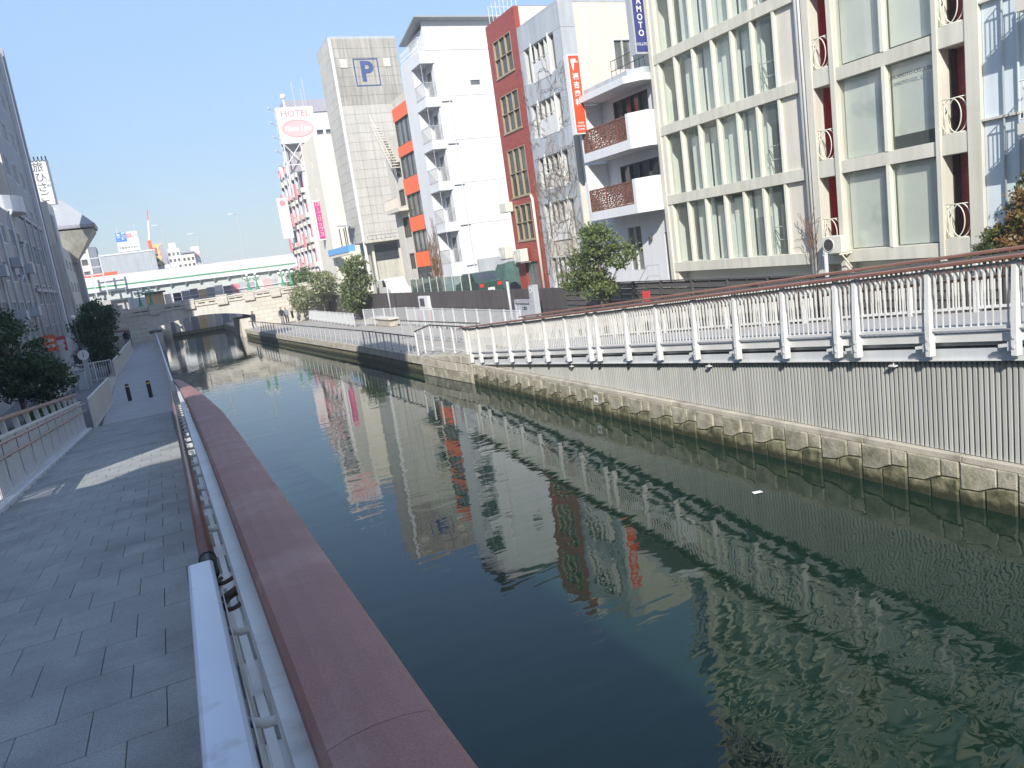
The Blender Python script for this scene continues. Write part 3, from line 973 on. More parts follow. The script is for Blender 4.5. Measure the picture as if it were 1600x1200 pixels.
# near railing beside the camera
def nx(y):
    return .0715 + .0203 * y - .00037 * y * y
def nw(y):                         # the top rail is a little wider along its middle lengths
    return float(np.interp(y, [-5, 1, 2.2, 4, 6, 8.5, 16, 24, 30], [.17, .172, .19, .218, .25, .285, .28, .24, .21]))
nr = thing('canal_railing', 'near walkway railing with wide brown top rail above the water', 'railing', (.25, 6, deck(6)))
def crown_rail(mb, y0, y1, seg=1):
    prof = [(-.003, -.055), (-.003, -.012), (.010, .0), (.05, .008), (.10, .011), (.15, .008), (.190, .0), (.204, -.012), (.204, -.055)]
    o = len(mb.v)
    ys = [lerp(y0, y1, i / seg) for i in range(seg + 1)]
    for y in ys:
        for px_, pz in prof:
            mb.v.append((nx(y) + px_ * nw(y) / .204, y, 4.635 - .08 * y + pz))
    n = len(prof)
    for i in range(seg):
        for k in range(n - 1):
            mb.f.append((o + i * n + k, o + i * n + k + 1, o + (i + 1) * n + k + 1, o + (i + 1) * n + k))
        mb.f.append((o + i * n, o + (i + 1) * n, o + (i + 1) * n + n - 1, o + i * n + n - 1))
    mb.f.append(tuple(o + k for k in range(n)))
    mb.f.append(tuple(o + seg * n + k for k in range(n))[::-1])
    return mb
for a, b in ((-4.8, -1.905), (-1.895, .9985), (1.0, 3.8985), (3.9, 6.795), (6.801, 9.695), (9.701, 12.6), (12.606, 15.5), (15.506, 18.4), (18.406, 21.3), (21.306, 24.2), (24.206, 27.1), (27.106, 30.0)):
    crown_rail(MB(), a, b, 6).build('top_rail', 'rail_brown', nr)
def nsl(mb, dx0, dx1, y0, y1, a, b):
    h = lambda y: 3.5 - .08 * y
    return mb.hexa([(nx(y0) + dx0, y0, h(y0) + a), (nx(y0) + dx1, y0, h(y0) + a), (nx(y1) + dx1, y1, h(y1) + a), (nx(y1) + dx0, y1, h(y1) + a),
                    (nx(y0) + dx0, y0, h(y0) + b), (nx(y0) + dx1, y0, h(y0) + b), (nx(y1) + dx1, y1, h(y1) + b), (nx(y1) + dx0, y1, h(y1) + b)])
nsl(MB(), .03, .09, -4.8, 30, .98, 1.075).build('upper_rail', 'baluster', nr)
nsl(MB(), .03, .07, -4.8, 30, .06, .12).build('lower_rail', 'white', nr)
nsl(MB(), -.005, .10, -4.8, 30, -.35, -.02).build('edge_beam', 'beam_grey', nr)
me_post = shared(MB().hexa([(-.02, -.05, -.3), (.11, -.05, -.3), (.11, .05, -.3), (-.02, .05, -.3), (.02, -.05, 1.06), (.11, -.05, 1.06), (.11, .05, 1.06), (.02, .05, 1.06)]), 'post', 'white')
me_plate = shared(MB().box(.035, .06, -.33, .33, .12, .98), 'infill_panel', 'white')
yy = [-3.7 + 1.45 * i for i in range(24)]
for i, y in enumerate(yy):
    place('post', me_post, (nx(y), y, 3.5 - .08 * y), nr)
    if i < len(yy) - 1:
        for j in range(1, 12):
            t = y + 1.45 * j / 12
            place('baluster', fin_me, (nx(t) + .06, t, 3.5 - .08 * t), nr, scale=(-.8, 1, 1))
# handrail with brackets
def hx(y):
    return -.005 + .007 * y
def hz(y):
    return 4.345 - .08 * y
hr = MB().tube([(hx(y), y, hz(y)) for y in np.linspace(3.40, 30, 16)], .033, 14).build('handrail', 'rail_tube', nr, smooth=True)
MB().tube([(hx(3.42), 3.42, hz(3.42)), (hx(3.18), 3.18, hz(3.18))], .034, 14).build('dark_sleeve', 'black', nr, smooth=True)
MB().tube([(hx(3.44), 3.44, hz(3.44)), (hx(3.41), 3.41, hz(3.41))], .037, 14).build('collar', 'black', nr, smooth=True)
for y in [1.85, 2.5 + .05] + [4.25 + .725 * k for k in range(34)]:
    if y > 30:
        break
    MB().tube([(hx(y), y, hz(y) - .03), (hx(y) + .05, y, hz(y) - .055), (nx(y) + .03, y, hz(y) - .055)], [.013, .013, .013], 8).tube([(nx(y) - .005, y, hz(y) - .055), (nx(y) + .035, y, hz(y) - .055)], [.018, .038], 10).build('bracket', 'white', nr, smooth=True)
# white sheet metal cover over the end of the handrail
cv = thing('handrail_cover', 'long white metal cover boxed over the end of the brown handrail', 'cover', (-.03, 2.2, 4.0))
h2 = lambda y: hz(y) + .0
cb = MB().hexa([(-.105, .4, h2(.4) - .22), (.005, .4, h2(.4) - .22), (.035, 3.24, h2(3.24) - .22), (-.062, 3.24, h2(3.24) - .22),
                (-.105, .4, h2(.4) + .045), (.005, .4, h2(.4) + .045), (.035, 3.24, h2(3.24) + .045), (-.062, 3.24, h2(3.24) + .045)])
cb.build('cover_shell', 'white_panel', cv, bevel=.012)
MB().hexa([(.012, .4, h2(.4) - .30), (.035, .4, h2(.4) - .30), (.062, 3.2, h2(3.2) - .30), (.042, 3.2, h2(3.2) - .30),
           (.012, .4, h2(.4) - .02), (.016, .4, h2(.4) - .02), (.046, 3.2, h2(3.2) - .02), (.042, 3.2, h2(3.2) - .02)]).build('cover_lip', 'white', cv)
ch = thing('iron_chain', 'short rusty iron chain hooked beside the white handrail cover', 'chain', (.07, 3.0, 4.1))
for k, (y, z, ax1, ax2) in enumerate(((3.06, 4.10, (0, 1, 0), (.9, 0, .3)), (2.93, 4.085, (.5, .8, 0), (.8, -.4, .4)), (2.86, 4.075, (0, 1, .2), (.95, 0, .3)))):
    MB().ring((.075, y, z), .040, .0085, Vector(ax1).normalized(), Vector(ax2).normalized(), 18, 7, 0.5 if k == 0 else 0, 5.6 if k == 0 else 2 * math.pi).build('link', 'rust', ch, smooth=True)

# railing on the land side of the walkway
LX = -2.62
lr = thing('walkway_railing', 'pale ribbed railing on the land side of the walkway with two brown handrails', 'railing', (LX, 16, deck(16)))
ly = [2.2 + 1.42 * i for i in range(20)]
lh = lambda y: 3.5 - .08 * y
def lsl(mb, x0, x1, y0, y1, a, b, a2=None, b2=None):
    return mb.hexa([(x0, y0, lh(y0) + a), (x1, y0, lh(y0) + a), (x1, y1, lh(y1) + a), (x0, y1, lh(y1) + a), (x0, y0, lh(y0) + b), (x1, y0, lh(y0) + b), (x1, y1, lh(y1) + b), (x0, y1, lh(y1) + b)])
lsl(MB(), LX - .28, LX - .06, ly[0], ly[-1], 1.24, 1.30).build('top_rail', 'rail_tube', lr, bevel=.012)
rib = shared(MB().box(-.008, .008, -.026, .026, .10, .98), 'rib', 'white')
bas = shared(MB().box(-.05, .05, -.02, .02, -.05, .13), 'foot', 'white')
lpost = shared(MB().hexa([(-.05, -.035, -.1), (.03, -.035, -.1), (.03, .035, -.1), (-.05, .035, -.1), (-.22, -.03, 1.24), (-.12, -.03, 1.24), (-.12, .03, 1.24), (-.22, .03, 1.24)]), 'post', 'white')
for i, y in enumerate(ly):
    place('post', lpost, (LX, y, lh(y)), lr)
    if i < len(ly) - 1:
        for j in range(1, 12):
            t = y + 1.42 * j / 12
            place('rib', rib, (LX + .0, t, lh(t)), lr)
    for z in (.93, .70):
        MB().tube([(LX + .03, y, lh(y) + z - .04), (LX + .10, y, lh(y) + z - .04), (LX + .10, y, lh(y) + z)], .012, 6).build('bracket', 'steel', lr)
for z in (.93, .70):
    pts = [(LX + .10 + (.02 if int(i / 3) % 2 else 0), y, lh(y) + z) for i, y in enumerate(np.linspace(ly[0], ly[-1], 30))]
    MB().tube(pts, .024, 8).build('handrail', 'rail_tube', lr, smooth=True)
lsl(MB(), LX - .04, LX + .02, ly[0], ly[-1], .98, 1.03).build('upper_rail', 'white', lr)
lsl(MB(), LX - .04, LX + .02, ly[0], ly[-1], .055, .10).build('lower_rail', 'white', lr)
lsl(MB(), LX + .02, LX + .16, ly[0], ly[-1], -.03, .085).build('kerb', 'beam_grey', lr, bevel=.02)
for y in ly:
    for dy in (-.06, .0, .7):
        MB().box(LX + .155, LX + .185, y + dy - .02, y + dy + .02, lh(y + dy) + .0, lh(y + dy) + .035).build('bolt', 'steel', lr)

# two bollards at the foot of the slope
def bollard(x, y, label):
    b_ = thing('bollard', label, 'bollard', (x, y, 1.05), 'bollards at the foot of the walkway')
    MB().lathe([(.085, 0), (.085, .60), (.08, .62)], (x, y, 1.05), 14).build('shaft', 'black', b_, smooth=False)
    MB().lathe([(.088, .62), (.088, .67)], (x, y, 1.05), 14).build('band', 'bollard_band', b_)
    MB().lathe([(.085, .67), (.08, .72), (.05, .75), (.01, .76)], (x, y, 1.05), 14).build('cap', 'black', b_)
bollard(-1.41, 36.6, 'black bollard with yellow band, the one nearer the land side railing')
bollard(-.57, 36.4, 'black bollard with yellow band, the one nearer the canal')

# low fences and kerbs of the lower left promenade
def ribbed_fence(label, a, b, h, z, pitch=.16):
    f = thing('ribbed_fence', label, 'fence', (*a, z), 'pale fences of the lower near bank')
    a, b = Vector((*a, z)), Vector((*b, z))
    n = int((b - a).length / pitch)
    d = (b - a).normalized()
    r_ = shared(MB().box(-.02, .02, -.045, .045, 0, h), 'rib', 'ivory')
    ang = math.atan2(d.y, d.x) - math.pi / 2
    for i in range(n + 1):
        place('rib', r_, a.lerp(b, i / n), f, rot=(0, 0, ang))
    MB().bar(a + Vector((0, 0, h)), b + Vector((0, 0, h)), .06, .05).build('top_rail', 'white', f)
    MB().bar(a + Vector((0, 0, .1)), b + Vector((0, 0, .1)), .07, .05).build('bottom_rail', 'white', f)
ribbed_fence('pale ribbed fence ending beside the two bollards', (-2.45, 30.2), (-2.1, 37.2), 1.15, .98)
ribbed_fence('pale ribbed fence along the lower path before the stone bridge', (-2.35, 50), (-1.75, 74), 1.1, .95)
ribbed_fence('short pale ribbed fence behind the nearer dark tree', (-5.2, 40), (-4.3, 52), 1.1, .95, .2)
post_rail('low white barred fence below the second dark tree', [(-4.3, 50.5, .93), (-2.5, 50.8, .93)], 1.15, 1.0, 'pale fences of the lower near bank', top='white', wid=.04, picket=.12, name='barred_fence', cat='fence')
struct(MB().box(-2.75, -2.25, 38, 80, .9, 1.13), 'planter_kerb', 'coping')
struct(MB().box(-6.9, -6.4, 66, 82, .9, 2.9), 'planter_wall', 'shade_wall')
post_rail('thin pale railing along the water side of the lower path', [(.33, 30.5, 1.05), (.38, 83, 1.05)], 1.1, 1.5, 'railings of the near bank', top='beam_grey', picket=.15, name='path_railing')
ub = thing('utility_cabinet', 'grey green steel utility cabinet beside the near bank fence', 'cabinet', (-3.9, 47, .93))
MB().box(-4.1, -3.65, 46.8, 47.3, .93, 2.0).build('housing', 'panel_grey', ub, bevel=.02)
MB().box(-4.14, -3.61, 46.76, 47.34, 2.0, 2.06).build('lid', 'roof_grey', ub)
si = thing('round_sign', 'small round information sign on a grey post by the near bank', 'sign', (-3.6, 48, .93))
MB().box(-3.72, -3.48, 47.98, 48.05, .93, 2.5).build('post', 'panel_grey', si)
MB().tube([(-3.6, 47.9, 2.75), (-3.6, 47.97, 2.75)], .28, 20).build('disc', 'sign_white', si)
text('i', 'paint_dark', si, '-Y', 47.9, -3.6, 2.75, .45)
lit = MB().quad((9.55, 10.6, .008), (9.72, 10.55, .012), (9.75, 10.66, .010), (9.58, 10.71, .015)).build('paper_scrap', 'paper')
tag(lit, 'small white scrap of paper floating on the canal', 'litter')
# ================================================================== buildings of the far bank
struct(MB().box(18.35, 120, -20, 140, .9, 2.1), 'back_street', 'ground', 'asphalt strip behind the dark fence')
LV = [3.08 + 3.01 * k for k in range(8)]           # undersides of the floor beams of the cream building
BT = .42

# ---- cream office building with glazed bays
ob = thing('office_building', 'cream concrete office building with glazed floors and red balcony alcoves', 'building', (24, 21, 2.1))
mb = MB()
mb.box(22.6, 34, 13.95, 28.45, 2.1, 3.0)
mb.box(33.8, 34, 13.95, 28.45, 3.0, 24.6)
mb.box(22.02, 33.8, 28.28, 28.47, 2.1, 24.6)
mb.box(22.02, 33.8, 13.95, 14.1, 2.1, 24.6)
mb.box(25.8, 25.95, 14.1, 28.28, 3.0, 24.6)
mb.build('wall', 'room', ob)
MB().box(22.0, 34, 13.9, 28.5, 24.6, 24.9).build('roof', 'cream', ob)
for z in LV:
    s = MB().box(21.93, 33.8, 20.36, 28.28, z, z + BT).build('floor_beam', 'cream', ob, bevel=.01)
    MB().box(21.922, 21.93, 23.84, 23.86, z + .01, z + BT - .01).box(21.922, 21.93, 26.24, 26.26, z + .01, z + BT - .01).build('beam_joint', 'cream_dk', s)
    MB().box(21.95, 33.8, 15.32, 18.78, z + .001, z + BT).build('floor_beam', 'cream', ob, bevel=.01)
    for a, b in ((18.98, 19.72), (14.36, 15.16)):
        MB().box(21.93, 23.2, a, b, z - .03, z + BT + .12).build('balcony_floor', 'cream', ob, bevel=.01)
for a, b, x in ((28.28, 28.52, 21.9), (19.72, 20.02, 21.90), (18.78, 18.98, 21.88), (15.16, 15.32, 21.88), (13.95, 14.36, 21.90)):
    MB().box(x, 22.4, a, b, 2.1, 24.6).build('pilaster', 'cream', ob, bevel=.012)
MB().box(21.97, 22.3, 28.06, 28.28, 2.1, 24.6).build('pilaster', 'ivory', ob)
for y, r_ in ((20.10, .05), (20.24, .06)):
    MB().tube([(21.90, y, 2.1), (21.90, y, 24.5)], r_, 10).build('drainpipe', 'pipe' if r_ > .055 else 'white', ob, smooth=True)
mul = [28.03, 26.92, 25.76, 24.6, 23.5, 22.44, 21.34]
for k, z in enumerate(LV[:-1]):
    z0, z1 = z + BT, LV[k + 1]
    w = None
    for i, y in enumerate(mul):
        o = MB().box(21.95, 22.2, y - .055, y + .055, z0 - .002, z1 + .002).build('mullion', 'frame_cream', ob)
        if i < 6:
            o2 = MB().box(22.12, 22.135, mul[i + 1] + .055, y - .055, z0, z1).build('pane', 'glass_clear', ob)
    MB().box(22.06, 22.16, 20.36, 21.285, z0, z1).build('blank_panel', 'ivory', ob)
    # rooms behind the glass
    for i in range(1, 5):
        xx = 22.44 + .05 * ((i * 7 + k * 3) % 3)
        h = (1.0, 1.0, .86, .93, 1.0)[(i + k) % 5]
        MB().box(xx, xx + .03, mul[i + 1] + .07, mul[i] - .02, z0, z0 + (z1 - z0) * h).build('partition', 'blind' if (i + k) % 3 else 'room', ob)
    MB().box(22.5, 25.8, 26.70, 26.75, z0, z1).build('partition', 'room', ob)
    MB().box(22.4, 25.8, 22.38, 22.43, z0, z1).build('partition', 'room', ob)
    MB().box(23.3, 23.34, 26.75, 27.2, z0, z1 - .5).build('room_door', 'frame_dark', ob)
    MB().box(23.0, 23.04, 21.35, 21.85, z0, z1 - .5).build('room_door', 'frame_dark', ob)
    for zz in (.55, 1.05):
        MB().tube([(22.3, 21.36, z0 + zz), (22.3, 22.40, z0 + zz)], .02, 6).build('safety_bar', 'alu', ob)
    MB().bar((22.3, 22.36, z0 + .95), (22.3, 21.9, z0 + .1), .02, .02).build('safety_bar', 'frame_dark', ob)
    # the double window of the second bay
    ymid = 17.0
    MB().box(21.93, 22.18, ymid - .06, ymid + .06, z0, z1).build('mullion', 'frame_cream', ob)
    for j, (a, b) in enumerate(((15.36, ymid - .06), (ymid + .06, 18.74))):
        MB().box(22.10, 22.115, a, b, z0, z1).build('pane', 'glass_clear', ob)
        gap = .42 if (k == 1 and j == 0) else (.10 if k == 2 else .03)
        MB().box(22.24, 22.26, a + .02, b - .02, z0 + gap, z1 - .02).build('blind', 'glass_pale', ob)
    MB().box(24.4, 24.45, 15.4, 18.7, z0, z1).build('partition', 'frame_dark', ob)  # near-black sheet stands in for the dim room behind the blinds
    # alcoves with crimson walls
    for q, (a, b) in enumerate(((18.98, 19.72), (14.36, 15.16))):
        MB().box(22.72, 22.77, a, b, z0, z1).build('alcove_back', 'crimson' if q == 0 else 'crimson_tile', ob)
        MB().box(22.41, 22.72, b - .03, b, z0, z1).build('alcove_side', 'crimson' if q == 0 else 'glass_dark', ob)
        MB().box(22.41, 22.72, a, a + .03, z0, z1).build('alcove_side', 'crimson', ob)
        rl = MB()
        zb = z0 + .14
        for zz in (zb, zb + .98):
            rl.tube([(21.98, a, zz), (21.98, b, zz)], .016, 6)
        for yy_ in (a + .02, b - .02, b - .09):
            rl.tube([(21.98, yy_, zb), (21.98, yy_, zb + .98)], .013, 6)
        w_ = (b - a)
        for cy in (a + w_ * .40, a + w_ * .64):
            rl.ring((21.98, cy, zb + .49), .49, .016, (0, .62, 0), (0, 0, 1), 28, 6)
        rl.build('balcony_railing', 'frame_cream', ob, smooth=True)
        if q == 1:
            MB().tube([(22.71, a + .2, z1 - .3), (22.66, a + .2, z1 - .3)], .12, 14).build('vent_hood', 'alu', ob)
    if k == 0:
        MB().box(22.68, 22.715, 14.45, 14.75, z0 + 1.5, z0 + 1.9).build('meter_box', 'frame_dark', ob)
text('OKAMOTO CO., LTD.', 'paint_dark', ob, '-X', 22.096, 16.15, LV[2] - .42, .15, sx=1.0)
MB().box(22.5, 22.56, 26.0, 26.6, LV[0] + BT, LV[0] + BT + 1.1).build('leaning_board', 'yellow', ob)
MB().box(22.45, 22.6, 24.7, 25.4, LV[0] + BT, LV[0] + BT + 1.4).build('leaning_board', 'blind', ob)
MB().box(22.45, 22.52, 22.6, 23.4, LV[0] + BT, LV[0] + BT + 1.5).build('leaning_board', 'panel_grey', ob)
MB().box(22.45, 22.55, 21.5, 22.1, LV[0] + BT, LV[0] + BT + 1.9).build('leaning_board', 'glass_mid', ob)
MB().box(22.45, 22.55, 22.65, 23.35, LV[2] + BT, LV[2] + BT + 1.2).build('shelf', 'glass_mid', ob)
MB().box(22.45, 22.5, 23.7, 24.4, LV[2] + BT, LV[2] + BT + .9).build('leaning_board', 'paint_sky', ob)

bs = thing('blue_sign', 'tall dark blue vertical signboard with white lettering on the cream building', 'sign', (21.7, 28.8, 12.7))
MB().box(21.32, 22.02, 28.62, 29.0, 12.70, 17.3).build('sign_box', 'panel_grey', bs)
MB().box(21.40, 22.0, 28.60, 28.62, 12.80, 17.2).build('sign_face', 'sign_blue', bs)
for i, c in enumerate('OKAMOTO'):
    text(c, 'sign_white', bs, '-Y', 28.598, 21.70, 15.53 - .33 * i, .36, bold=.006)
text('CO.,LTD.', 'sign_white', bs, '-Y', 28.598, 21.70, 13.10, .155, bold=.002)

ac = thing('air_conditioner', 'cream outdoor air conditioner on a bracket under the red alcove', 'air conditioner', (21.6, 19, 3.3))
MB().box(21.45, 21.8, 18.55, 19.35, 3.45, 4.05).build('casing', 'ac', ac, bevel=.02)
MB().ring((21.44, 19.08, 3.75), .22, .018, (0, 1, 0), (0, 0, 1), 20, 6).build('fan_ring', 'alu', ac)
MB().tube([(21.448, 19.08, 3.75), (21.43, 19.08, 3.75)], .2, 18).build('fan', 'frame_dark', ac)
MB().bar((21.4, 18.6, 3.42), (22.0, 18.6, 3.42), .05, .05).bar((21.4, 19.3, 3.42), (22.0, 19.3, 3.42), .05, .05).bar((21.5, 18.6, 3.4), (21.95, 18.6, 2.9), .04, .04).build('bracket', 'frame_cream', ac)
pp = thing('steel_post', 'short grey steel post rising behind the ramp rail below the air conditioner', 'post', (17.4, 15.6, .8))
MB().tube([(17.4, 15.6, .8), (17.4, 15.6, 3.78)], .055, 12).build('shaft', 'pipe', pp, smooth=True)
MB().lathe([(.06, 0), (.06, .03), (.02, .05)], (17.4, 15.6, 3.78), 12).build('cap', 'pipe', pp)

# ---- pale blue building at the edge of the picture
pb = thing('pale_blue_building', 'pale blue building with small balconies beside the ivy', 'building', (24, 10, 2.1))
hl = [(8.9, 9.9, 4.2 + 3.0 * k, 6.2 + 3.0 * k) for k in range(6)] + [(10.6, 12.0, 3.6 + 3.0 * k, 5.7 + 3.0 * k) for k in range(6)]
block(pb, 22.02, 34, -6, 13.93, 2.1, 22.5, 'pale_blue', {'-X': hl})
for h in hl:
    window(pb, '-X', 22.02, *h, cols=2, frame='alu', pane='glass_mid', d=.2)
for k in range(6):
    z = 3.5 + 3.0 * k
    MB().box(21.1, 22.02, 8.6, 12.5, z - .28, z).build('balcony_floor', 'cream', pb)
    rl = MB()
    for zz in (.1, 1.05):
        rl.tube([(22.0, 12.45, z + zz), (21.15, 12.45, z + zz), (21.15, 8.65, z + zz)], .022, 6)
    for i in range(30):
        y = 12.45 - i * .13
        rl.tube([(21.15, y, z + .1), (21.15, y, z + 1.05)], .011, 5, cap=False)
    for i in range(6):
        rl.tube([(21.3 + i * .13, 12.45, z + .1), (21.3 + i * .13, 12.45, z + 1.05)], .011, 5, cap=False)
    rl.build('balcony_railing', 'white', pb)
for k, (y, z) in enumerate(((13.35, 2.1), (12.95, 2.1))):
    MB().tube([(21.95, y, 2.1), (21.95, y, 9.4 if k else 16), (21.95, y - .5, 10.3 if k else 16.6)], .035, 8).build('drainpipe', 'pale_blue', pb, smooth=True)
MB().box(21.9, 22.018, -6, 13.93, 6.8, 6.86).box(21.9, 22.018, -6, 13.93, 9.9, 9.96).build('string_course', 'cream', pb)

# ---- white building with lattice balconies
wb = thing('balcony_building', 'white low building with brown lattice balconies behind the round tree', 'building', (22.5, 31, 2.1))
x0 = 22.3
hb = [(29.4, 32.2, 9.5, 11.4), (29.1, 32.2, 6.55, 8.35), (31.0, 32.2, 3.2, 5.4), (28.75, 29.25, 2.1, 4.9)]
block(wb, x0, 32, 28.56, 35.6, 2.1, 11.65, 'white_wall', {'-X': hb}, depth=.2, roofm='ivory')
window(wb, '-X', x0, *hb[0], cols=4, rows=2, frame='frame_dark', pane='glass_dark', d=.15)
window(wb, '-X', x0, *hb[1], cols=4, rows=2, frame='frame_dark', pane='glass_dark', d=.15)
window(wb, '-X', x0, *hb[2], cols=2, rows=2, frame='alu', pane='glass_mid', d=.15)
MB().box(x0 + .14, x0 + .19, 28.76, 29.24, 2.1, 4.88).build('door', 'room_floor', wb)
MB().box(22.42, 22.44, 30.6, 31.15, 9.55, 10.9).build('red_curtain', 'crimson', wb)
for z, nm in ((8.82, 'upper'), (5.95, 'lower')):
    q = MB().prism([(21.0, 33.35, z), (21.0, 29.3, z), (21.55, 28.6, z), (22.29, 28.6, z), (22.29, 33.35, z)], (0, 0, .42))
    q.build('balcony_floor', 'white_wall', wb)
    MB().prism([(21.0, 29.5, z + .42), (21.0, 29.28, z + .42), (21.55, 28.6, z + .42), (22.0, 28.6, z + .42), (22.0, 28.75, z + .42), (21.65, 28.75, z + .42), (21.14, 29.5, z + .42)], (0, 0, 1.12)).build('parapet', 'white_wall', wb)
    fr = MB()
    for zz in (z + .46, z + 1.46):
        fr.box(21.03, 21.08, 29.5, 33.3, zz - .03, zz + .03)
    for i in range(6):
        y = 29.53 + i * .746
        fr.box(21.03, 21.08, y - .02, y + .02, z + .43, z + 1.46)
    fo_ = fr.build('lattice_frame', 'lattice', wb)
    la = MB()
    r_ = random.Random(int(z * 10))
    y = 29.55
    while y < 33.28:                      # an irregular fretwork of small bars
        zz = z + .5
        while zz < z + 1.42:
            a = r_.choice((0, 1, 2))
            if a == 0:
                la.box(21.045, 21.065, y, y + .12, zz, zz + .045)
                la.box(21.045, 21.065, y, y + .035, zz, zz + .11)
            elif a == 1:
                la.box(21.045, 21.065, y + .04, y + .085, zz, zz + .11)
                la.box(21.045, 21.065, y, y + .12, zz + .06, zz + .10)
            else:
                la.box(21.045, 21.065, y, y + .11, zz, zz + .085)
            zz += .10
        y += .12
    la.build('fretwork', 'lattice', fo_, kind='stuff')
    MB().box(21.0, 22.29, 33.27, 33.36, z + .42, z + 2.75).build('side_wall', 'white_wall', wb)
q = MB().prism([(20.9, 33.5, 11.62), (20.9, 29.2, 11.62), (21.5, 28.58, 11.62), (22.3, 28.58, 11.62), (22.3, 33.5, 11.62)], (0, 0, .3)).build('roof_slab', 'white_wall', wb)
MB().prism([(21.2, 33.5, 11.92), (21.2, 29.3, 11.92), (21.7, 28.7, 11.92), (22.6, 28.7, 11.92), (22.6, 33.5, 11.92)], (0, 0, .28)).build('roof_upstand', 'panel_grey', wb)
rl = MB()
for zz in (.5, .95):
    rl.tube([(22.0, 29.0, 12.2 + zz), (22.0, 31.6, 12.2 + zz)], .018, 6)
for i in range(8):
    rl.tube([(22.0, 29.0 + i * .37, 12.2), (22.0, 29.0 + i * .37, 13.15)], .014, 6)
rl.build('roof_railing', 'frame_dark', wb)
MB().lathe([(.02, 0), (.09, .03), (.10, .2), (.06, .26), (.01, .28)], (22.2, 30.2, 4.6), 10).build('wall_lamp', 'frame_dark', wb)
rl = MB()
for zz in (3.0, 3.5):
    rl.tube([(21.4, 31.0, zz - 1.3), (21.4, 29.6, zz), (21.4, 28.7, zz)], .018, 6)
for y, z in ((31.0, 1.9), (29.6, 2.1), (28.7, 2.1)):
    rl.tube([(21.4, y, z - .3), (21.4, y, 3.5 if y < 30 else 2.2)], .018, 6)
rl.build('stair_railing', 'steel', wb)

# ---- grey panel building with dry vines
gb = thing('grey_building', 'grey panelled narrow building half covered in dry vines', 'building', (24, 38, 2.1))
GW = [(36.5, 39.9, 14.13, 16.0), (36.5, 39.9, 11.15, 12.96), (36.5, 39.9, 8.25, 10.0), (36.5, 39.9, 5.35, 7.4), (36.5, 39.9, 2.3, 4.3)]
sw = (25.2, 26.35, 13.75, 15.35)
block(gb, 22.04, 31, 35.72, 40.42, 2.1, 17.22, 'ivory', {'-X': GW, '-Y': [sw]}, depth=.3, roofm='panel_grey')
window(gb, '-Y', 35.72, *sw, cols=2, frame='alu', pane='glass_mid', d=.15)
zs = [2.1, 5.35, 7.4, 8.25, 10.0, 11.15, 12.96, 14.13, 16.0, 17.24]
us = [35.70, 36.5, 37.35, 38.2, 39.05, 39.9, 40.44]
pcache = {}
for i in range(len(us) - 1):
    for j in range(len(zs) - 1):
        a, b, c, d = us[i], us[i + 1], zs[j], zs[j + 1]
        if any(h[0] <= a and b <= h[1] and h[2] <= c and d <= h[3] for h in GW):
            continue
        if j == 0 and 0 < i < 5:
            continue
        MB().box(22.0, 22.035, a + .008, b - .008, c + .008, d - .008).build('panel', 'panel_grey', gb)
for j in range(5, len(zs) - 1):
    MB().box(22.0, 22.9, 35.685, 35.715, zs[j] + .008, zs[j + 1] - .008).build('panel', 'panel_grey', gb)
for k, h in enumerate(GW):
    w = window(gb, '-X', 22.04, *h, cols=6, rows=1, frame='alu', pane='glass_mid' if k % 2 else 'glass_dark', d=.22, w=.035)
    if k < 4:
        MB().box(21.98, 22.06, 37.15, 39.0, h[2] - .1, h[2] + (h[3] - h[2]) * .47).build('apron_panel', 'white', w)
        MB().tube([(21.97, 37.12, h[2] + 1.0), (21.97, 39.02, h[2] + 1.0)], .02, 6).build('guard_rail', 'white', w)
    for y in (37.1, 39.05):
        MB().box(21.95, 22.05, y - .035, y + .035, h[2] - .12, h[3] + .12).build('fin', 'white', w)
MB().box(22.0, 31, 35.74, 40.4, 17.24, 17.34).build('coping', 'panel_grey', gb)
# vines: a net of thin dry stems
vn = MB()
r_ = random.Random(3)
for i in range(260):
    y, z = r_.uniform(35.8, 40.5), r_.uniform(2.2, 8.6)
    if r_.random() < .28:
        z = r_.uniform(8, 14.2)
    ang = r_.uniform(.2, 2.9)
    pts = []
    for k in range(r_.randint(5, 10)):
        pts.append((21.93 + r_.uniform(-.05, .04), min(max(y, 35.7), 40.6), z))
        ang += r_.uniform(-.7, .7)
        y += math.cos(ang) * .22
        z += math.sin(ang) * .22
    if len(pts) > 1:
        vn.tube(pts, r_.uniform(.006, .016), 4, cap=False)
v = vn.build('dry_vines', 'vine')
tag(v, 'tangle of leafless brown vines clinging to the grey building', 'vine')

ds = thing('dental_sign', 'orange red vertical signboard with white tooth mark and lettering', 'sign', (20.85, 33.1, 10.2))
SX, SY, k_ = 20.52, 32.95, .925
MB().box(SX - .03, SX + .66, SY + .02, SY + .34, 10.18, 13.92).build('sign_box', 'sign_white', ds)
MB().box(SX + .03, SX + .61, SY, SY + .02, 10.25, 13.85).build('sign_face', 'sign_red', ds)
MB().prism([(SX + x, SY - .014, z) for x, z in ((.13, 13.68), (.40, 13.71), (.44, 13.58), (.36, 13.50), (.31, 13.53), (.26, 13.18), (.22, 13.15), (.15, 13.45))], (0, .012, 0)).build('emblem', 'sign_white', ds)
MB().tube([(SX + .48, SY - .014, 13.56), (SX + .48, SY - .002, 13.56)], .035, 10).build('emblem', 'sign_white', ds)
for i, c in enumerate('福吉歯科'):
    text(c, 'sign_white', ds, '-Y', SY - .002, SX + .32, 12.86 - .40 * i, .34, bold=.008)
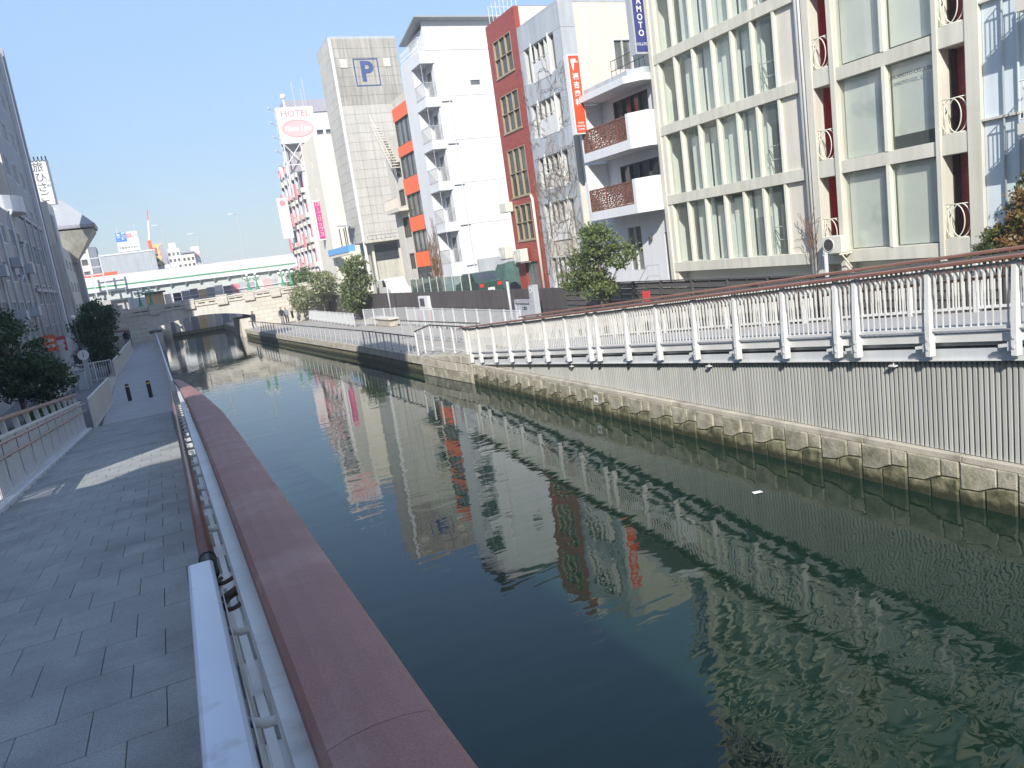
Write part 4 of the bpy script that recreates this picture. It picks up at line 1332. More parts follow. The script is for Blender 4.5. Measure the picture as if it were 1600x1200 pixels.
for i, c in enumerate(('FUKU', 'DENTAL', 'CLINIC')):
    text(c, 'sign_white', ds, '-Y', SY - .002, SX + .32, 10.70 - .15 * i, .125, bold=.002)
MB().bar((SX + .6, SY + .2, 11.75), (22.0, SY + .25, 11.75), .06, .06).bar((SX + .6, SY + .2, 10.4), (21.3, SY + .3, 10.4), .06, .06).build('bracket', 'steel', ds)

# ---- red tiled building
rb = thing('red_building', 'dark red tiled narrow building with bronze framed windows', 'building', (24, 42.4, 2.1))
RW = [(41.25, 43.62, 15.38, 17.48), (41.25, 43.65, 12.13, 14.3), (41.3, 43.7, 8.25, 11.1), (41.5, 43.75, 5.57, 7.75), (41.6, 43.3, 2.1, 4.2)]
block(rb, 22.0, 29, 40.46, 44.34, 2.1, 18.6, 'red_tile', {'-X': RW}, depth=.18)
for h in RW[:4]:
    window(rb, '-X', 22.0, *h, cols=3, rows=2, frame='bronze', pane='glass_dark', d=.14, w=.045, ff=.02)
    MB().box(21.94, 22.02, h[0] - .06, h[1] + .06, h[2] - .09, h[2]).build('sill', 'bronze', rb)
MB().box(22.12, 22.16, 41.6, 43.3, 2.1, 4.2).build('shutter', 'glass_mid', rb)
MB().box(22.3, 29, 40.38, 40.45, 17.3, 18.55).build('side_wall', 'ivory', rb)
MB().tube([(21.9, 41.0, 2.1), (21.9, 41.0, 7.9), (21.95, 41.25, 8.1), (22.05, 41.4, 8.1)], .09, 10).build('duct', 'ivory', rb, smooth=True)
MB().box(21.5, 22.0, 43.9, 44.9, 7.45, 8.05).build('vent_box', 'ac', rb, bevel=.03)
rl = MB()
for zz in (.0, .5, 1.0):
    rl.tube([(22.3, 40.6, 18.75 + zz), (22.3, 44.2, 18.75 + zz), (28, 44.2, 18.75 + zz)], .02, 5)
for i in range(8):
    rl.tube([(22.3, 40.6 + i * .514, 18.5), (22.3, 40.6 + i * .514, 19.75)], .02, 5)
rl.build('roof_railing', 'white', rb)
for n, (y, z, lab) in enumerate(((42.9, 4.25, 'rusty cream air conditioner hung over the red building doorway'), (45.0, 4.55, 'small cream air conditioner on the wall beside the red building'))):
    a_ = thing('air_conditioner', lab, 'air conditioner', (21.6, y, z))
    MB().box(21.3, 21.85, y - .5, y + .5, z, z + .8).build('casing', 'ac', a_, bevel=.04)
    MB().ring((21.295, y + .1, z + .4), .28, .02, (0, 1, 0), (0, 0, 1), 18, 6).build('fan_ring', 'alu', a_)
    MB().bar((21.3, y - .4, z - .04), (22.0, y - .4, z - .04), .05, .05).bar((21.3, y + .4, z - .04), (22.0, y + .4, z - .04), .05, .05).build('bracket', 'steel', a_)

# ---- tall white building with corner balconies
tw = thing('white_building', 'tall plain white building with recessed corner balconies', 'building', (25, 58, 2.1))
tops = [19.65, 16.5, 13.4, 10.3, 7.15]
OP = 2.45
hx_ = [(56.0, 57.9, t - OP, t) for t in tops]
hy_ = [(22.0, 23.0, t - OP, t) for t in tops] + [(25.85, 26.75, 17.9, 18.35)]
block(tw, 22.0, 36, 56.0, 60.4, 2.1, 20.5, 'white_wall', {'-X': hx_, '-Y': hy_}, depth=.02, roofm='white_wall')
window(tw, '-Y', 56.0, 25.85, 26.75, 17.9, 18.35, cols=1, frame='alu', pane='glass_mid', d=.1)
for t in tops:
    b = t - OP
    m_ = MB()
    m_.box(23.0, 23.1, 56.02, 58.0, b, t).box(22.02, 23.0, 57.9, 58.0, b, t)
    r0 = m_.build('recess_wall', 'white_wall', tw)
    MB().box(22.02, 23.0, 56.02, 57.9, b - .2, b).build('balcony_floor', 'white_wall', tw)
    MB().box(21.95, 23.06, 55.94, 57.96, t, t + .10).build('canopy', 'white_wall', tw)
    MB().box(21.93, 23.08, 55.92, 57.98, t - .045, t - .001).build('canopy_edge', 'panel_grey', tw)
    MB().box(22.99, 22.998, 56.6, 57.5, b, b + 1.95).build('door', 'glass_mid', tw)
    rl = MB()
    for zz in (.05, 1.05):
        rl.bar((22.98, 55.98, b + zz), (22.0, 55.98, b + zz), .04, .04).bar((21.98, 55.98, b + zz), (21.98, 57.9, b + zz), .04, .04)
    for i in range(10):
        rl.box(22.0 + i * .1, 22.02 + i * .1, 55.97, 55.99, b + .05, b + 1.05)
    for i in range(18):
        rl.box(21.97, 21.99, 55.98 + i * .107, 56.0 + i * .107, b + .05, b + 1.05)
    rl.build('balcony_railing', 'steel', tw)
    MB().tube([(23.25, 55.93, b - .35), (24.1, 55.93, b - .35)], .045, 6).build('duct', 'panel_grey', tw)
MB().tube([(23.9, 55.93, 2.1), (23.9, 55.93, 20.4)], .04, 6).build('drainpipe', 'white', tw)
rl = MB()
for zz in (.25, .6, 1.0):
    rl.bar((36, 56.05, 20.5 + zz), (22.05, 56.05, 20.5 + zz), .035, .035).bar((22.05, 56.05, 20.5 + zz), (22.05, 60.3, 20.5 + zz), .035, .035)
for i in range(70):
    rl.box(22.05 + i * .2, 22.075 + i * .2, 56.04, 56.06, 20.5, 21.5)
for i in range(22):
    rl.box(22.04, 22.06, 56.05 + i * .2, 56.075 + i * .2, 20.5, 21.5)
rl.build('roof_railing', 'white', tw)
MB().box(22.9, 36, 56.9, 60.2, 20.4, 22.4).prism([(22.9, 56.9, 22.4), (36, 56.9, 22.4), (36, 56.9, 22.98), (22.9, 56.9, 22.98)], (0, .2, 0)).build('penthouse', 'white_wall', tw)
MB().hexa([(22.2, 56.3, 23.02), (36.2, 56.3, 23.02), (36.2, 60.6, 22.1), (22.2, 60.6, 22.1), (22.2, 56.3, 23.14), (36.2, 56.3, 23.14), (36.2, 60.6, 22.22), (22.2, 60.6, 22.22)]).build('penthouse_roof', 'roof_grey', tw)
window(tw, '-Y', 56.88, 27.3, 29.3, 20.9, 22.2, cols=3, frame='alu', pane='glass_pale', d=.05)
for z in (17.2, 13.95, 10.7, 7.5):
    MB().box(23.6, 36, 55.985, 56.0, z, z + .03).build('wall_seam', 'panel_grey', tw)
MB().box(24.2, 31, 55.6, 55.98, 2.1, 4.7).build('base_wall', 'panel_grey', tw)

# ---- orange fronted building
og = thing('orange_building', 'narrow building with bright orange front panels and dark windows', 'building', (24, 62, 2.1))
OW = [(60.45, 64.0, 14.95, 16.95), (60.45, 64.0, 12.25, 14.05), (60.45, 64.0, 9.0, 10.85), (60.45, 64.0, 6.0, 7.75)]
block(og, 22.1, 30, 60.42, 64.25, 2.1, 18.0, 'frame_dark', {'-X': OW}, depth=.15, roofm='ivory')
for h in OW:
    window(og, '-X', 22.1, *h, cols=3, rows=1, frame='frame_dark', pane='glass_mid', d=.12, w=.06)
for a, b in ((16.98, 18.02), (14.08, 14.92), (10.88, 12.22), (7.78, 8.97), (4.7, 5.97)):
    MB().box(22.0, 22.09, 60.43, 64.24, a, b).build('front_panel', 'orange', og)
MB().box(22.02, 22.08, 60.43, 64.24, 2.1, 4.66).build('shopfront', 'glass_dark', og)
for y in (60.6, 61.9, 63.2):
    MB().box(21.97, 22.02, y, y + .07, 2.1, 4.66).build('shopfront_post', 'frame_dark', og)
MB().box(22.1, 30, 60.5, 64.2, 18.0, 18.7).build('parapet', 'ivory', og)

# ---- beige rear building with outside stairs
bb = thing('beige_building', 'aged beige building with an outside stair and small balcony between tower and orange front', 'building', (24, 66, 2.1))
BW = [(64.9, 66.2, 12.6, 13.9), (65.0, 66.4, 10.2, 11.6), (64.8, 66.6, 7.4, 9.2), (65.0, 66.3, 4.6, 6.0), (64.6, 67.2, 2.1, 3.6)]
block(bb, 22.2, 30, 64.3, 68.6, 2.1, 16.2, 'ivory', {'-X': BW}, depth=.2, roofm='ivory')
for h in BW:
    window(bb, '-X', 22.2, *h, cols=3, rows=1, frame='frame_dark', pane='glass_mid', d=.14)
MB().box(21.3, 22.2, 64.4, 68.2, 9.7, 9.9).build('balcony_floor', 'ivory', bb)
rl = MB()
for zz in (.1, 1.0):
    rl.bar((21.32, 64.4, 9.9 + zz), (21.32, 68.2, 9.9 + zz), .05, .05)
for i in range(26):
    rl.box(21.3, 21.33, 64.4 + i * .15, 64.44 + i * .15, 9.9, 10.9)
rl.build('balcony_railing', 'ivory', bb)
st = MB()
for i in range(16):
    st.box(21.4, 22.15, 64.9 + i * .25, 65.2 + i * .25, 13.4 + i * .27, 13.46 + i * .27)
    st.bar((21.4, 64.9 + i * .25, 13.4 + i * .27), (21.4, 64.9 + i * .25, 14.4 + i * .27), .03, .03)
st.bar((21.4, 64.9, 13.35), (21.4, 68.9, 17.65), .05, .25).bar((21.4, 64.9, 14.4), (21.4, 68.9, 18.7), .05, .05)
st.build('stair', 'ivory', bb)
MB().box(22.15, 22.2, 66.9, 67.0, 2.1, 16).build('drainpipe', 'pipe', bb)

# ---- parking tower
pt = thing('parking_tower', 'tall grey panelled parking tower with a big blue letter', 'tower', (25.8, 83.5, 2.1))
MB().box(22.24, 29.36, 81.04, 86.4, 8.0, 28.7).build('core', 'shade_wall', pt)
MB().box(23.2, 29.36, 81.6, 86.4, 2.1, 8.0).build('base', 'cream_dk', pt)
MB().box(22.2, 29.4, 81.0, 86.45, 28.7, 28.95).build('parapet_cap', 'panel_grey', pt)
pc, ph = 5, 22
dw, dh = 7.2 / pc, (28.7 - 8.0) / ph
pfr = {}
for key, mm in (('a', 'p_panel'), ('b', 'p_panel_dark')):
    pfr[key] = (shared(MB().box(-dw / 2 + .01, dw / 2 - .01, -.03, .03, -dh / 2 + .01, dh / 2 - .01), 'panel', mm),
                shared(MB().box(-.03, .03, -5.4 / 8 + .014, 5.4 / 8 - .014, -dh / 2 + .01, dh / 2 - .01), 'panel', mm))
for j in range(ph):
    z = 8.0 + (j + .5) * dh
    key = 'b' if j >= 15 else 'a'
    for i in range(pc):
        place('panel', pfr[key][0], (22.2 + (i + .5) * dw, 81.0, z), pt)
    for i in range(4):
        place('panel', pfr['a'][1], (22.2, 81.03 + (i + .5) * 5.4 / 4, z), pt)
MB().box(22.12, 22.42, 80.92, 80.965, 2.1, 28.8).build('corner_trim', 'white', pt)
MB().box(22.22, 29.4, 80.2, 81.0, 7.85, 8.05).build('ledge', 'cream_dk', pt)
for y0_, x in ((80.25, 22.3),):
    rl = MB()
    for zz in (.4, .8, 1.2):
        rl.bar((22.3, 80.25, 8.0 + zz), (29.3, 80.25, 8.0 + zz), .03, .03)
    for i in range(15):
        rl.bar((22.3 + i * .5, 80.25, 8.0), (22.3 + i * .5, 80.25, 9.2), .03, .03)
    rl.build('ledge_railing', 'steel', pt)
for x in (23.2, 26.2, 29.3):
    MB().box(x - .12, x + .12, 81.3, 81.6, 2.1, 7.85).build('pillar', 'cream', pt)
MB().box(23.5, 29.2, 81.52, 81.598, 5.9, 7.6).build('opening', 'glass_dark', pt)
text('P', 'paint_blue', pt, '-Y', 80.955, 25.72, 25.35, 2.75, bold=.09, extrude=.02)
fr = MB()
for a, b, c, d in ((24.38, 27.06, 26.62, 26.74), (24.38, 27.06, 23.96, 24.08), (24.38, 24.5, 24.08, 26.62), (26.94, 27.06, 24.08, 26.62)):
    fr.box(a, b, 80.94, 80.96, c, d)
fr.build('letter_frame', 'paint_blue', pt)
for x in (23.0, 27.68):
    MB().box(x, x + .74, 80.90, 80.965, 25.85, 26.7).build('vent_panel', 'ivory', pt)

# ---- cream slab building and the decorated hotel beyond
ht = thing('hotel_building', 'cream hotel block with an ornate pink and white balcony front', 'building', (24, 100, 1))
sl_ = [(96, 96.4, 12 + 3.1 * k, 12.9 + 3.1 * k) for k in range(3)]
block(ht, 21.7, 27.5, 93.0, 101.0, 1, 21.5, 'cream_wall', {'-X': sl_}, depth=.2, roofm='cream_wall')
for h in sl_:
    MB().box(21.85, 21.87, h[0], h[1], h[2], h[3]).build('slit_pane', 'glass_dark', ht)
HW = []
for f in range(5):
    for i in range(6):
        HW.append((102.0 + i * 2.7, 103.6 + i * 2.7, 3.5 + 3.2 * f, 5.6 + 3.2 * f))
block(ht, 21.4, 27, 101.02, 118, 1, 19.6, 'white_wall', {'-X': HW}, depth=.3, name='ornate_wall')
for n, h in enumerate(HW):
    MB().box(21.6, 21.63, h[0], h[1], h[2], h[3]).build('pane', 'glass_dark' if n % 3 else 'crimson', ht)
    MB().prism([(21.2, h[0] - .1, h[3]), (21.2, h[1] + .1, h[3]), (21.2, h[1] - .2, h[3] + .5), (21.2, (h[0] + h[1]) / 2, h[3] + .75), (21.2, h[0] + .2, h[3] + .5)], (.2, 0, 0)).build('window_arch', 'ivory', ht)
    MB().box(20.95, 21.4, h[0] - .15, h[1] + .15, h[2] - .25, h[2] + .35).build('balcony', 'paint_pale_pink' if n % 2 else 'ivory', ht)
    if n % 4 == 1:
        MB().box(20.9, 21.0, h[0] + .1, h[1] - .1, h[2] - .7, h[2] + 1.2).build('banner', 'paint_pink', ht)
for i in range(4):
    y = 103.2 + i * 4
    MB().prism([(21.15, y - 1.7, 19.6), (21.15, y + 1.7, 19.6), (21.15, y + 1.2, 20.7), (21.15, y, 21.3), (21.15, y - 1.2, 20.7)], (.3, 0, 0)).build('gable', 'white_wall', ht)
    MB().ring((21.1, y, 20.2), .55, .08, (0, 1, 0), (0, 0, 1), 16, 6).build('gable_ring', 'paint_pink', ht)
MB().box(20.95, 21.7, 82.8, 92.9, 7.3, 8.0).build('balcony_front', 'sky_blue', ht)
MB().box(21.0, 21.7, 82.8, 92.9, 7.0, 7.3).build('balcony_floor', 'cream_wall', ht)
for x in (21.1, 21.6):
    for y in (83.2, 86.0):
        MB().bar((x, y, 8), (x, y, 10.0), .1, .1).build('canopy_post', 'frame_dark', ht)
MB().hexa([(20.9, 82.9, 10.0), (21.9, 82.9, 10.0), (21.9, 86.4, 10.3), (20.9, 86.4, 10.3), (20.9, 82.9, 10.1), (21.9, 82.9, 10.1), (21.9, 86.4, 10.4), (20.9, 86.4, 10.4)]).build('canopy', 'roof_grey', ht)

hs = thing('hotel_sign', 'large white rooftop hotel signboard with a pink oval emblem', 'sign', (21.6, 100, 19.6))
MB().box(19.3, 23.9, 100.0, 101.2, 21.9, 26.25).build('sign_board', 'sign_white', hs)
text('HOTEL', 'paint_pink', hs, '-Y', 99.995, 21.6, 25.45, 1.05, bold=.02, sx=1.1)
ov = MB()
n = 40
ov.prism([(21.6 + 1.95 * math.cos(t * 2 * math.pi / n), 99.975, 23.65 + 1.02 * math.sin(t * 2 * math.pi / n)) for t in range(n)], (0, .02, 0)).build('oval', 'paint_pale_pink', hs)
MB().ring((21.6, 99.965, 23.65), 1.0, .03, (1.95, 0, 0), (0, 0, 1.02), 40, 5).build('oval_rim', 'paint_pink', hs)
text('Rose Lips', 'sign_white', hs, '-Y', 99.966, 21.6, 23.65, .85, bold=.012, shear=.3)
for i in range(3):
    MB().tube([(20.3 + i * .3, 99.985, 22.35 - .04 * i), (20.3 + i * .3, 99.995, 22.35 - .04 * i)], .08, 8).build('emblem_dot', 'paint_pink', hs)
tr = MB()
for x in (19.5, 21.6, 23.7):
    for y in (100.1, 101.1):
        tr.bar((x, y, 16.5), (x, y, 21.9), .12, .12)
for a, b in ((19.5, 21.6), (21.6, 23.7)):
    tr.bar((a, 100.1, 19.3), (b, 100.1, 21.9), .1, .1).bar((b, 100.1, 19.3), (a, 100.1, 21.9), .1, .1).bar((a, 100.1, 19.3), (b, 100.1, 19.3), .1, .1)
tr.build('truss', 'white', hs)
MB().box(19.6, 23.6, 101.1, 101.2, 18.5, 21.9).build('truss_backing', 'lilac_wall', hs)
for x, h in ((20.6, 27.3),):
    MB().tube([(x, 100.6, 26.2), (x, 100.6, h)], .12, 8).lathe([(.05, 0), (.3, .15), (.36, .4), (.25, .62), (.05, .7)], (x, 100.6, h), 12).build('roof_lamp', 'sign_white', hs)
for x, h in ((22.0, 29.5), (23.0, 28.6), (23.4, 30.0)):
    MB().bar((x, 101, 26.2), (x, 101, h), .09, .09).bar((x - .3, 101, h - .6), (x + .3, 101, h - .6), .04, .04).build('antenna', 'steel', hs)
for i in range(6):
    z = 25.8 - i * 1.7
    MB().bar((19.3, 100.3, z), (18.4, 99.4, z + .25), .05, .05).lathe([(.02, 0), (.13, .08), (.13, .2), (.05, .26)], (18.35, 99.35, z + .15), 8).build('flood_lamp', 'steel', hs)

ms = thing('magenta_sign', 'narrow magenta vertical sign with pale lettering on the hotel corner', 'sign', (21.4, 96, 9.4))
MB().box(20.85, 21.9, 96.0, 96.3, 9.45, 14.3).build('sign_box', 'sign_white', ms)
MB().box(20.98, 21.78, 95.975, 96.0, 9.6, 14.15).build('sign_face', 'paint_magenta', ms)
for i, c in enumerate('ローズリップス'):
    if c == 'ー':
        MB().box(21.34, 21.42, 95.96, 95.975, 13.85 - .62 * i - .2, 13.85 - .62 * i + .2).build('lettering', 'paint_pale_pink', ms)
    else:
        text(c, 'paint_pale_pink', ms, '-Y', 95.974, 21.38, 13.85 - .62 * i, .62, bold=.015)
vs = thing('white_vertical_sign', 'blank white vertical sign with a red dot at its top', 'sign', (20.2, 112, 11))
MB().box(19.45, 20.9, 112.0, 112.4, 11.0, 16.6).build('sign_box', 'sign_white', vs)
MB().tube([(20.15, 111.98, 15.9), (20.15, 111.995, 15.9)], .42, 20).build('red_dot', 'paint_pink', vs)
MB().box(20.9, 21.4, 112.1, 112.3, 12, 12.2).box(20.9, 21.4, 112.1, 112.3, 15.4, 15.6).build('bracket', 'steel', vs)

af = thing('apartment_tower', 'white apartment block with a grid of balconies behind the hotel sign', 'building', (31, 128, 1))
AW = [(26.4 + 1.9 * i, 27.9 + 1.9 * i, 3 + 1.75 * k, 3.9 + 1.75 * k) for i in range(5) for k in range(15)]
block(af, 26, 36, 128, 136, 1, 31.6, 'white_wall', {'-Y': AW}, depth=.5)
for h in AW:
    if h[2] > 20:
        MB().box(h[0], h[1], 128.45, 128.48, h[2], h[3]).build('window', 'glass_mid', af)
MB().box(25.8, 36.2, 127.8, 128.0, 31.2, 31.6).build('cornice', 'lilac_wall', af)
MB().box(26.2, 36, 128.2, 136, 31.6, 33.2).build('roof_house', 'lilac_wall', af)
# ================================================================== stone bridge over the canal
br = thing('stone_bridge', 'pale stone arch bridge crossing the canal below the expressway', 'bridge', (5, 88, 0))
def soffit(x):
    t = (x - 4.8) / 4.9
    return 2.95 - .75 * t * t
mb = MB()
xs = [-.15 + i * (9.9 / 16) for i in range(17)]
for a, b in zip(xs, xs[1:]):
    mb.hexa([(a, 84, soffit(a)), (b, 84, soffit(b)), (b, 92, soffit(b)), (a, 92, soffit(a)), (a, 84, 3.9), (b, 84, 3.9), (b, 92, 3.9), (a, 92, 3.9)])
mb.build('arch', 'bridge_smooth', br)
MB().box(-9, -.15, 84, 92, .5, 3.9).build('abutment', 'bridge', br)
MB().box(9.75, 34, 84, 92, .5, 3.9).build('abutment', 'bridge', br)
MB().box(-.15, 1.0, 84.3, 91.8, -1, 1.9).build('spring_wall', 'bridge_smooth', br)
MB().box(8.6, 9.75, 84.3, 91.8, -1, 1.9).build('spring_wall', 'bridge_smooth', br)
MB().box(-9, 34, 84.3, 91.7, 3.88, 3.98).build('road_deck', 'ground', br)
for y in (83.9, 91.8):
    MB().box(-2.2, 34, y, y + .3, 3.9, 4.42).build('parapet', 'bridge', br)
    MB().box(-2.2, 34, y - .06, y + .36, 4.42, 4.55).build('coping', 'bridge_smooth', br)
for x in (-2.1, .75, 4.0, 7.2, 9.9, 12.6, 15.6):
    MB().box(x - .5, x + .5, 83.78, 84.26, 3.7, 4.62).build('parapet_pier', 'bridge', br)
    MB().box(x - .55, x + .55, 83.74, 84.30, 4.62, 4.72).build('pier_cap', 'bridge_smooth', br)
for x in (-.9, -.2, 2.0, 2.9, 5.2, 6.2, 8.2, 8.9, 11.0, 11.7, 13.8, 14.4):
    MB().box(x - .3, x + .3, 83.885, 83.9, 4.12, 4.24).build('slot', 'frame_dark', br)
for k in range(5):
    MB().box(-4.6 + .1 * k, -.6 - .35 * k, 83.5 + .05 * k, 84.0, .9 + .85 * k, 1.74 + .85 * k).build('masonry_course', 'bridge', br)
MB().box(-4.2, -2.4, 83.75, 84.6, 4.6, 5.3).build('end_pier', 'bridge', br)

def bridge_lamp(x, label):
    l = thing('bridge_lamp', label, 'street lamp', (x, 84.1, 4.7), 'green globe lamps on the stone bridge')
    MB().lathe([(.24, 0), (.24, .12), (.14, .2), (.10, .7), (.07, .8), (.05, 1.5)], (x, 84.1, 4.7), 10).build('column', 'green', l)
    for a in range(4):
        dx, dy = .34 * math.cos(a * math.pi / 2 + .4), .34 * math.sin(a * math.pi / 2 + .4)
        MB().tube([(x, 84.1, 5.75), (x + dx * .6, 84.1 + dy * .6, 5.7), (x + dx, 84.1 + dy, 5.9)], .03, 6).build('arm', 'green', l)
        MB().lathe([(.04, 0), (.11, .06), (.13, .15), (.08, .25), (.01, .28)], (x + dx, 84.1 + dy, 5.9), 8).build('globe', 'globe', l, smooth=True)
    MB().lathe([(.04, 0), (.12, .06), (.14, .17), (.08, .28), (.01, .31)], (x, 84.1, 6.2), 8).build('globe', 'globe', l, smooth=True)
for x, s in ((-.35, 'leftmost green globe lamp on the stone bridge'), (.65, 'second green globe lamp from the left on the stone bridge'), (10.1, 'green globe lamp over the right end of the bridge arch'),
             (10.95, 'green globe lamp just right of the one over the arch end'), (13.6, 'green globe lamp second from the right on the bridge'), (14.5, 'rightmost green globe lamp on the stone bridge')):
    bridge_lamp(x, s)

# hoardings and clutter along the bridge and below the expressway
hd = thing('hoarding', 'row of coloured hoarding panels standing under the expressway', 'hoarding', (8, 99, 4))
cols_ = ['fence', 'lilac_wall', 'slate_wall', 'ochre', 'lilac_wall', 'sign_white', 'slate_wall', 'paint_pink', 'panel_grey', 'lilac_wall', 'white', 'paint_pale_pink', 'panel_grey', 'white', 'lilac_wall', 'panel_grey']
for i, c in enumerate(cols_):
    MB().box(3.2 + i * .95, 4.1 + i * .95, 99, 99.06, 3.9, 5.6 + .1 * (i % 3)).build('panel', c, hd)
MB().box(2.9, 18.6, 98.8, 98.85, 4.55, 4.65).box(2.9, 18.6, 98.8, 98.85, 5.0, 5.08).build('barrier_rail', 'white', hd)
ky = thing('kiosk', 'small ochre roofed kiosk in the dark under the expressway', 'kiosk', (1.4, 100, 3.9))
MB().box(.2, 2.2, 100, 102, 3.9, 5.9).build('wall', 'ochre', ky)
MB().box(-.1, 2.5, 99.7, 102.3, 5.9, 6.1).build('roof', 'frame_dark', ky)

# ================================================================== expressway
ex = thing('expressway', 'elevated expressway with pale noise walls and a green stripe', 'expressway', (0, 124, 4))
sl2 = -.012
def exbox(x0, x1, y0, y1, z0, z1):
    return MB().hexa([(x0, y0, z0 + sl2 * x0), (x1, y0, z0 + sl2 * x1), (x1, y1, z0 + sl2 * x1), (x0, y1, z0 + sl2 * x0), (x0, y0, z1 + sl2 * x0), (x1, y0, z1 + sl2 * x1), (x1, y1, z1 + sl2 * x1), (x0, y1, z1 + sl2 * x0)])
for i in range(36):
    x = -40 + i * 2.0
    exbox(x + .02, x + 1.98, 121.95, 122.0, 8.0, 9.35).build('noise_panel', 'expressway', ex)
exbox(-40, 32, 121.9, 122.05, 7.78, 7.98).build('stripe', 'green', ex)
exbox(-40, 32, 121.93, 122.2, 7.2, 7.77).build('edge_beam', 'expressway', ex)
exbox(-40, 32, 122.4, 130, 7.0, 7.2).build('deck', 'girder', ex)
exbox(-40, 32, 122.5, 123.0, 5.75, 7.0).build('girder', 'girder', ex)
exbox(-40, 32, 126.5, 127, 5.75, 7.0).build('girder', 'girder', ex)
for i in range(36):
    x = -40 + i * 2.0
    MB().bar((x, 122.4, 6.6 + sl2 * x), (x, 121.9, 7.25 + sl2 * x), .14, .18).build('bracket', 'girder', ex)
for x in (-24, -3.2, 13.5, 30):
    MB().box(x - 1.1, x + 1.1, 123, 127, .9, 5.9).build('pier', 'shade_wall', ex)
for x, y in ((9.0, 123), (4.6, 126), (15.5, 126)):
    l = thing('street_light', {9.0: 'tall thin street light on the expressway right of the white houses', 4.6: 'thin street light on the expressway above the white houses', 15.5: 'rightmost thin street light on the expressway'}[x], 'street light', (x, y, 7.2), 'street lights on the expressway')
    h = {9.0: 13.5, 4.6: 15.5, 15.5: 16.0}[x]
    MB().tube([(x, y, 7.2), (x, y, h), (x + .1, y, h + .25), (x - .7, y, h + .4)], [.09, .06, .05, .04], 6).build('pole', 'steel', l)
    MB().box(x - 1.3, x - .5, y - .14, y + .14, h + .34, h + .46).build('head', 'white', l)
rd = thing('red_barrier', 'low red barrier strip above the expressway wall', 'barrier', (-6, 124, 9))
MB().box(-10, -2.6, 124, 124.15, 9.45, 9.95).build('strip', 'crane_red', rd)
gp = thing('gantry_frame', 'pale steel pipe gantry beside the expressway', 'gantry', (-7, 118, 1))
fr = MB()
for x in (-7.6, -5.6, -4.2):
    fr.bar((x, 118, 6), (x, 118, 12.2), .18, .18)
for z in (9.6, 10.6, 11.8):
    fr.bar((-7.7, 118, z), (-4.1, 118, z), .14, .14)
fr.build('frame', 'beam_grey', gp)
MB().box(-7.8, -4.1, 117.8, 119, .9, 6).build('base', 'shade_wall', gp)

# ================================================================== far skyline
def grid_holes(u0, u1, z0, z1, nu, nz, fu=.55, fz=.5):
    du, dz = (u1 - u0) / nu, (z1 - z0) / nz
    return [(u0 + du * (i + .5 - fu / 2), u0 + du * (i + .5 + fu / 2), z0 + dz * (k + .5 - fz / 2), z0 + dz * (k + .5 + fz / 2)) for i in range(nu) for k in range(nz)]
def far_building(name, label, x0, x1, y0, y1, z1, m, nu, nz, z0=6, pane='glass_mid', roofm=None, face='-Y', extra=None):
    b = thing(name, label, 'building', ((x0 + x1) / 2, (y0 + y1) / 2, .9))
    hl = grid_holes(x0, x1, z0, z1 - .5, nu, nz) if nu else []
    block(b, x0, x1, y0, y1, .9, z1, m, {'-Y': hl}, depth=.2, roofm=roofm)
    for h in hl:
        MB().box(h[0], h[1], y0 + .15, y0 + .18, h[2], h[3]).build('window', pane, b)
    return b
wh = far_building('warehouse', 'plain pale grey windowless block under the blue and white billboard', -7.2, 3.9, 170, 190, 15.0, 'panel_grey', 0, 0)
MB().box(-7.3, 4.0, 169.9, 170.1, 14.8, 15.1).build('cornice', 'white', wh)
bl = thing('billboard', 'white and blue rooftop billboard on the grey block', 'sign', (-.5, 171, 15))
MB().box(-2.45, 1.5, 171, 172.5, 15.3, 19.1).build('sign_board', 'sign_white', bl)
MB().box(-2.45, -.55, 170.97, 171.0, 17.25, 19.1).build('blue_field', 'paint_sky', bl)
for i, c in enumerate('賃貸管理'):
    text(c, 'sign_white', bl, '-Y', 170.965, -1.95 + (i % 2) * .9, 18.65 - (i // 2) * .85, .75, bold=.02)
for i, c in enumerate('募集'):
    text(c, 'paint_pink', bl, '-Y', 170.995, -.05 + i * 1.0, 18.2, .95, bold=.05)
text('マンション', 'paint_dark', bl, '-Y', 170.995, -.5, 16.75, .5)
text('不動産株式会社', 'paint_dark', bl, '-Y', 170.995, -.5, 16.0, .52)
MB().bar((-2, 172, 15), (-2, 172, 20.4), .12, .12).bar((1.2, 172.3, 15), (1.2, 172.3, 20.6), .08, .08).build('mast', 'steel', bl)
oc = far_building('ochre_building', 'ochre apartment block with dark balconies beside the red crane', 3.9, 6.2, 185, 195, 17.0, 'ochre', 2, 7, 8, 'frame_dark')
MB().box(5.4, 6.25, 184.7, 185, 8, 16.8).build('balcony_stack', 'lilac_wall', oc)
far_building('slate_building', 'dark lilac low block between grey block and white houses', 4.0, 5.6, 172, 180, 11.6, 'lilac_wall', 2, 3, 7)
w1 = far_building('white_house', 'white stepped house with a rooftop room right of the ochre block', 6.4, 8.9, 178, 186, 15.2, 'white_wall', 3, 5, 8)
MB().box(7.0, 8.4, 178.5, 182, 15.2, 16.4).build('roof_room', 'cream_wall', w1)
far_building('low_white_house', 'low white house in front of the stepped white house', 5.2, 7.4, 168, 174, 11.7, 'white_wall', 3, 2, 9)
w2 = far_building('pale_house', 'pale house with a dark roof terrace beside the small pink sign', 8.9, 11.4, 174, 184, 13.6, 'cream_wall', 3, 4, 8)
MB().box(8.8, 11.5, 173.7, 176, 13.7, 14.0).build('roof_terrace', 'lilac_wall', w2)
ps = thing('pink_sign', 'small white billboard with pink lettering on the pale house', 'sign', (12, 176, 12))
MB().box(11.0, 12.6, 176, 176.5, 11.6, 15.0).build('sign_board', 'sign_white', ps)
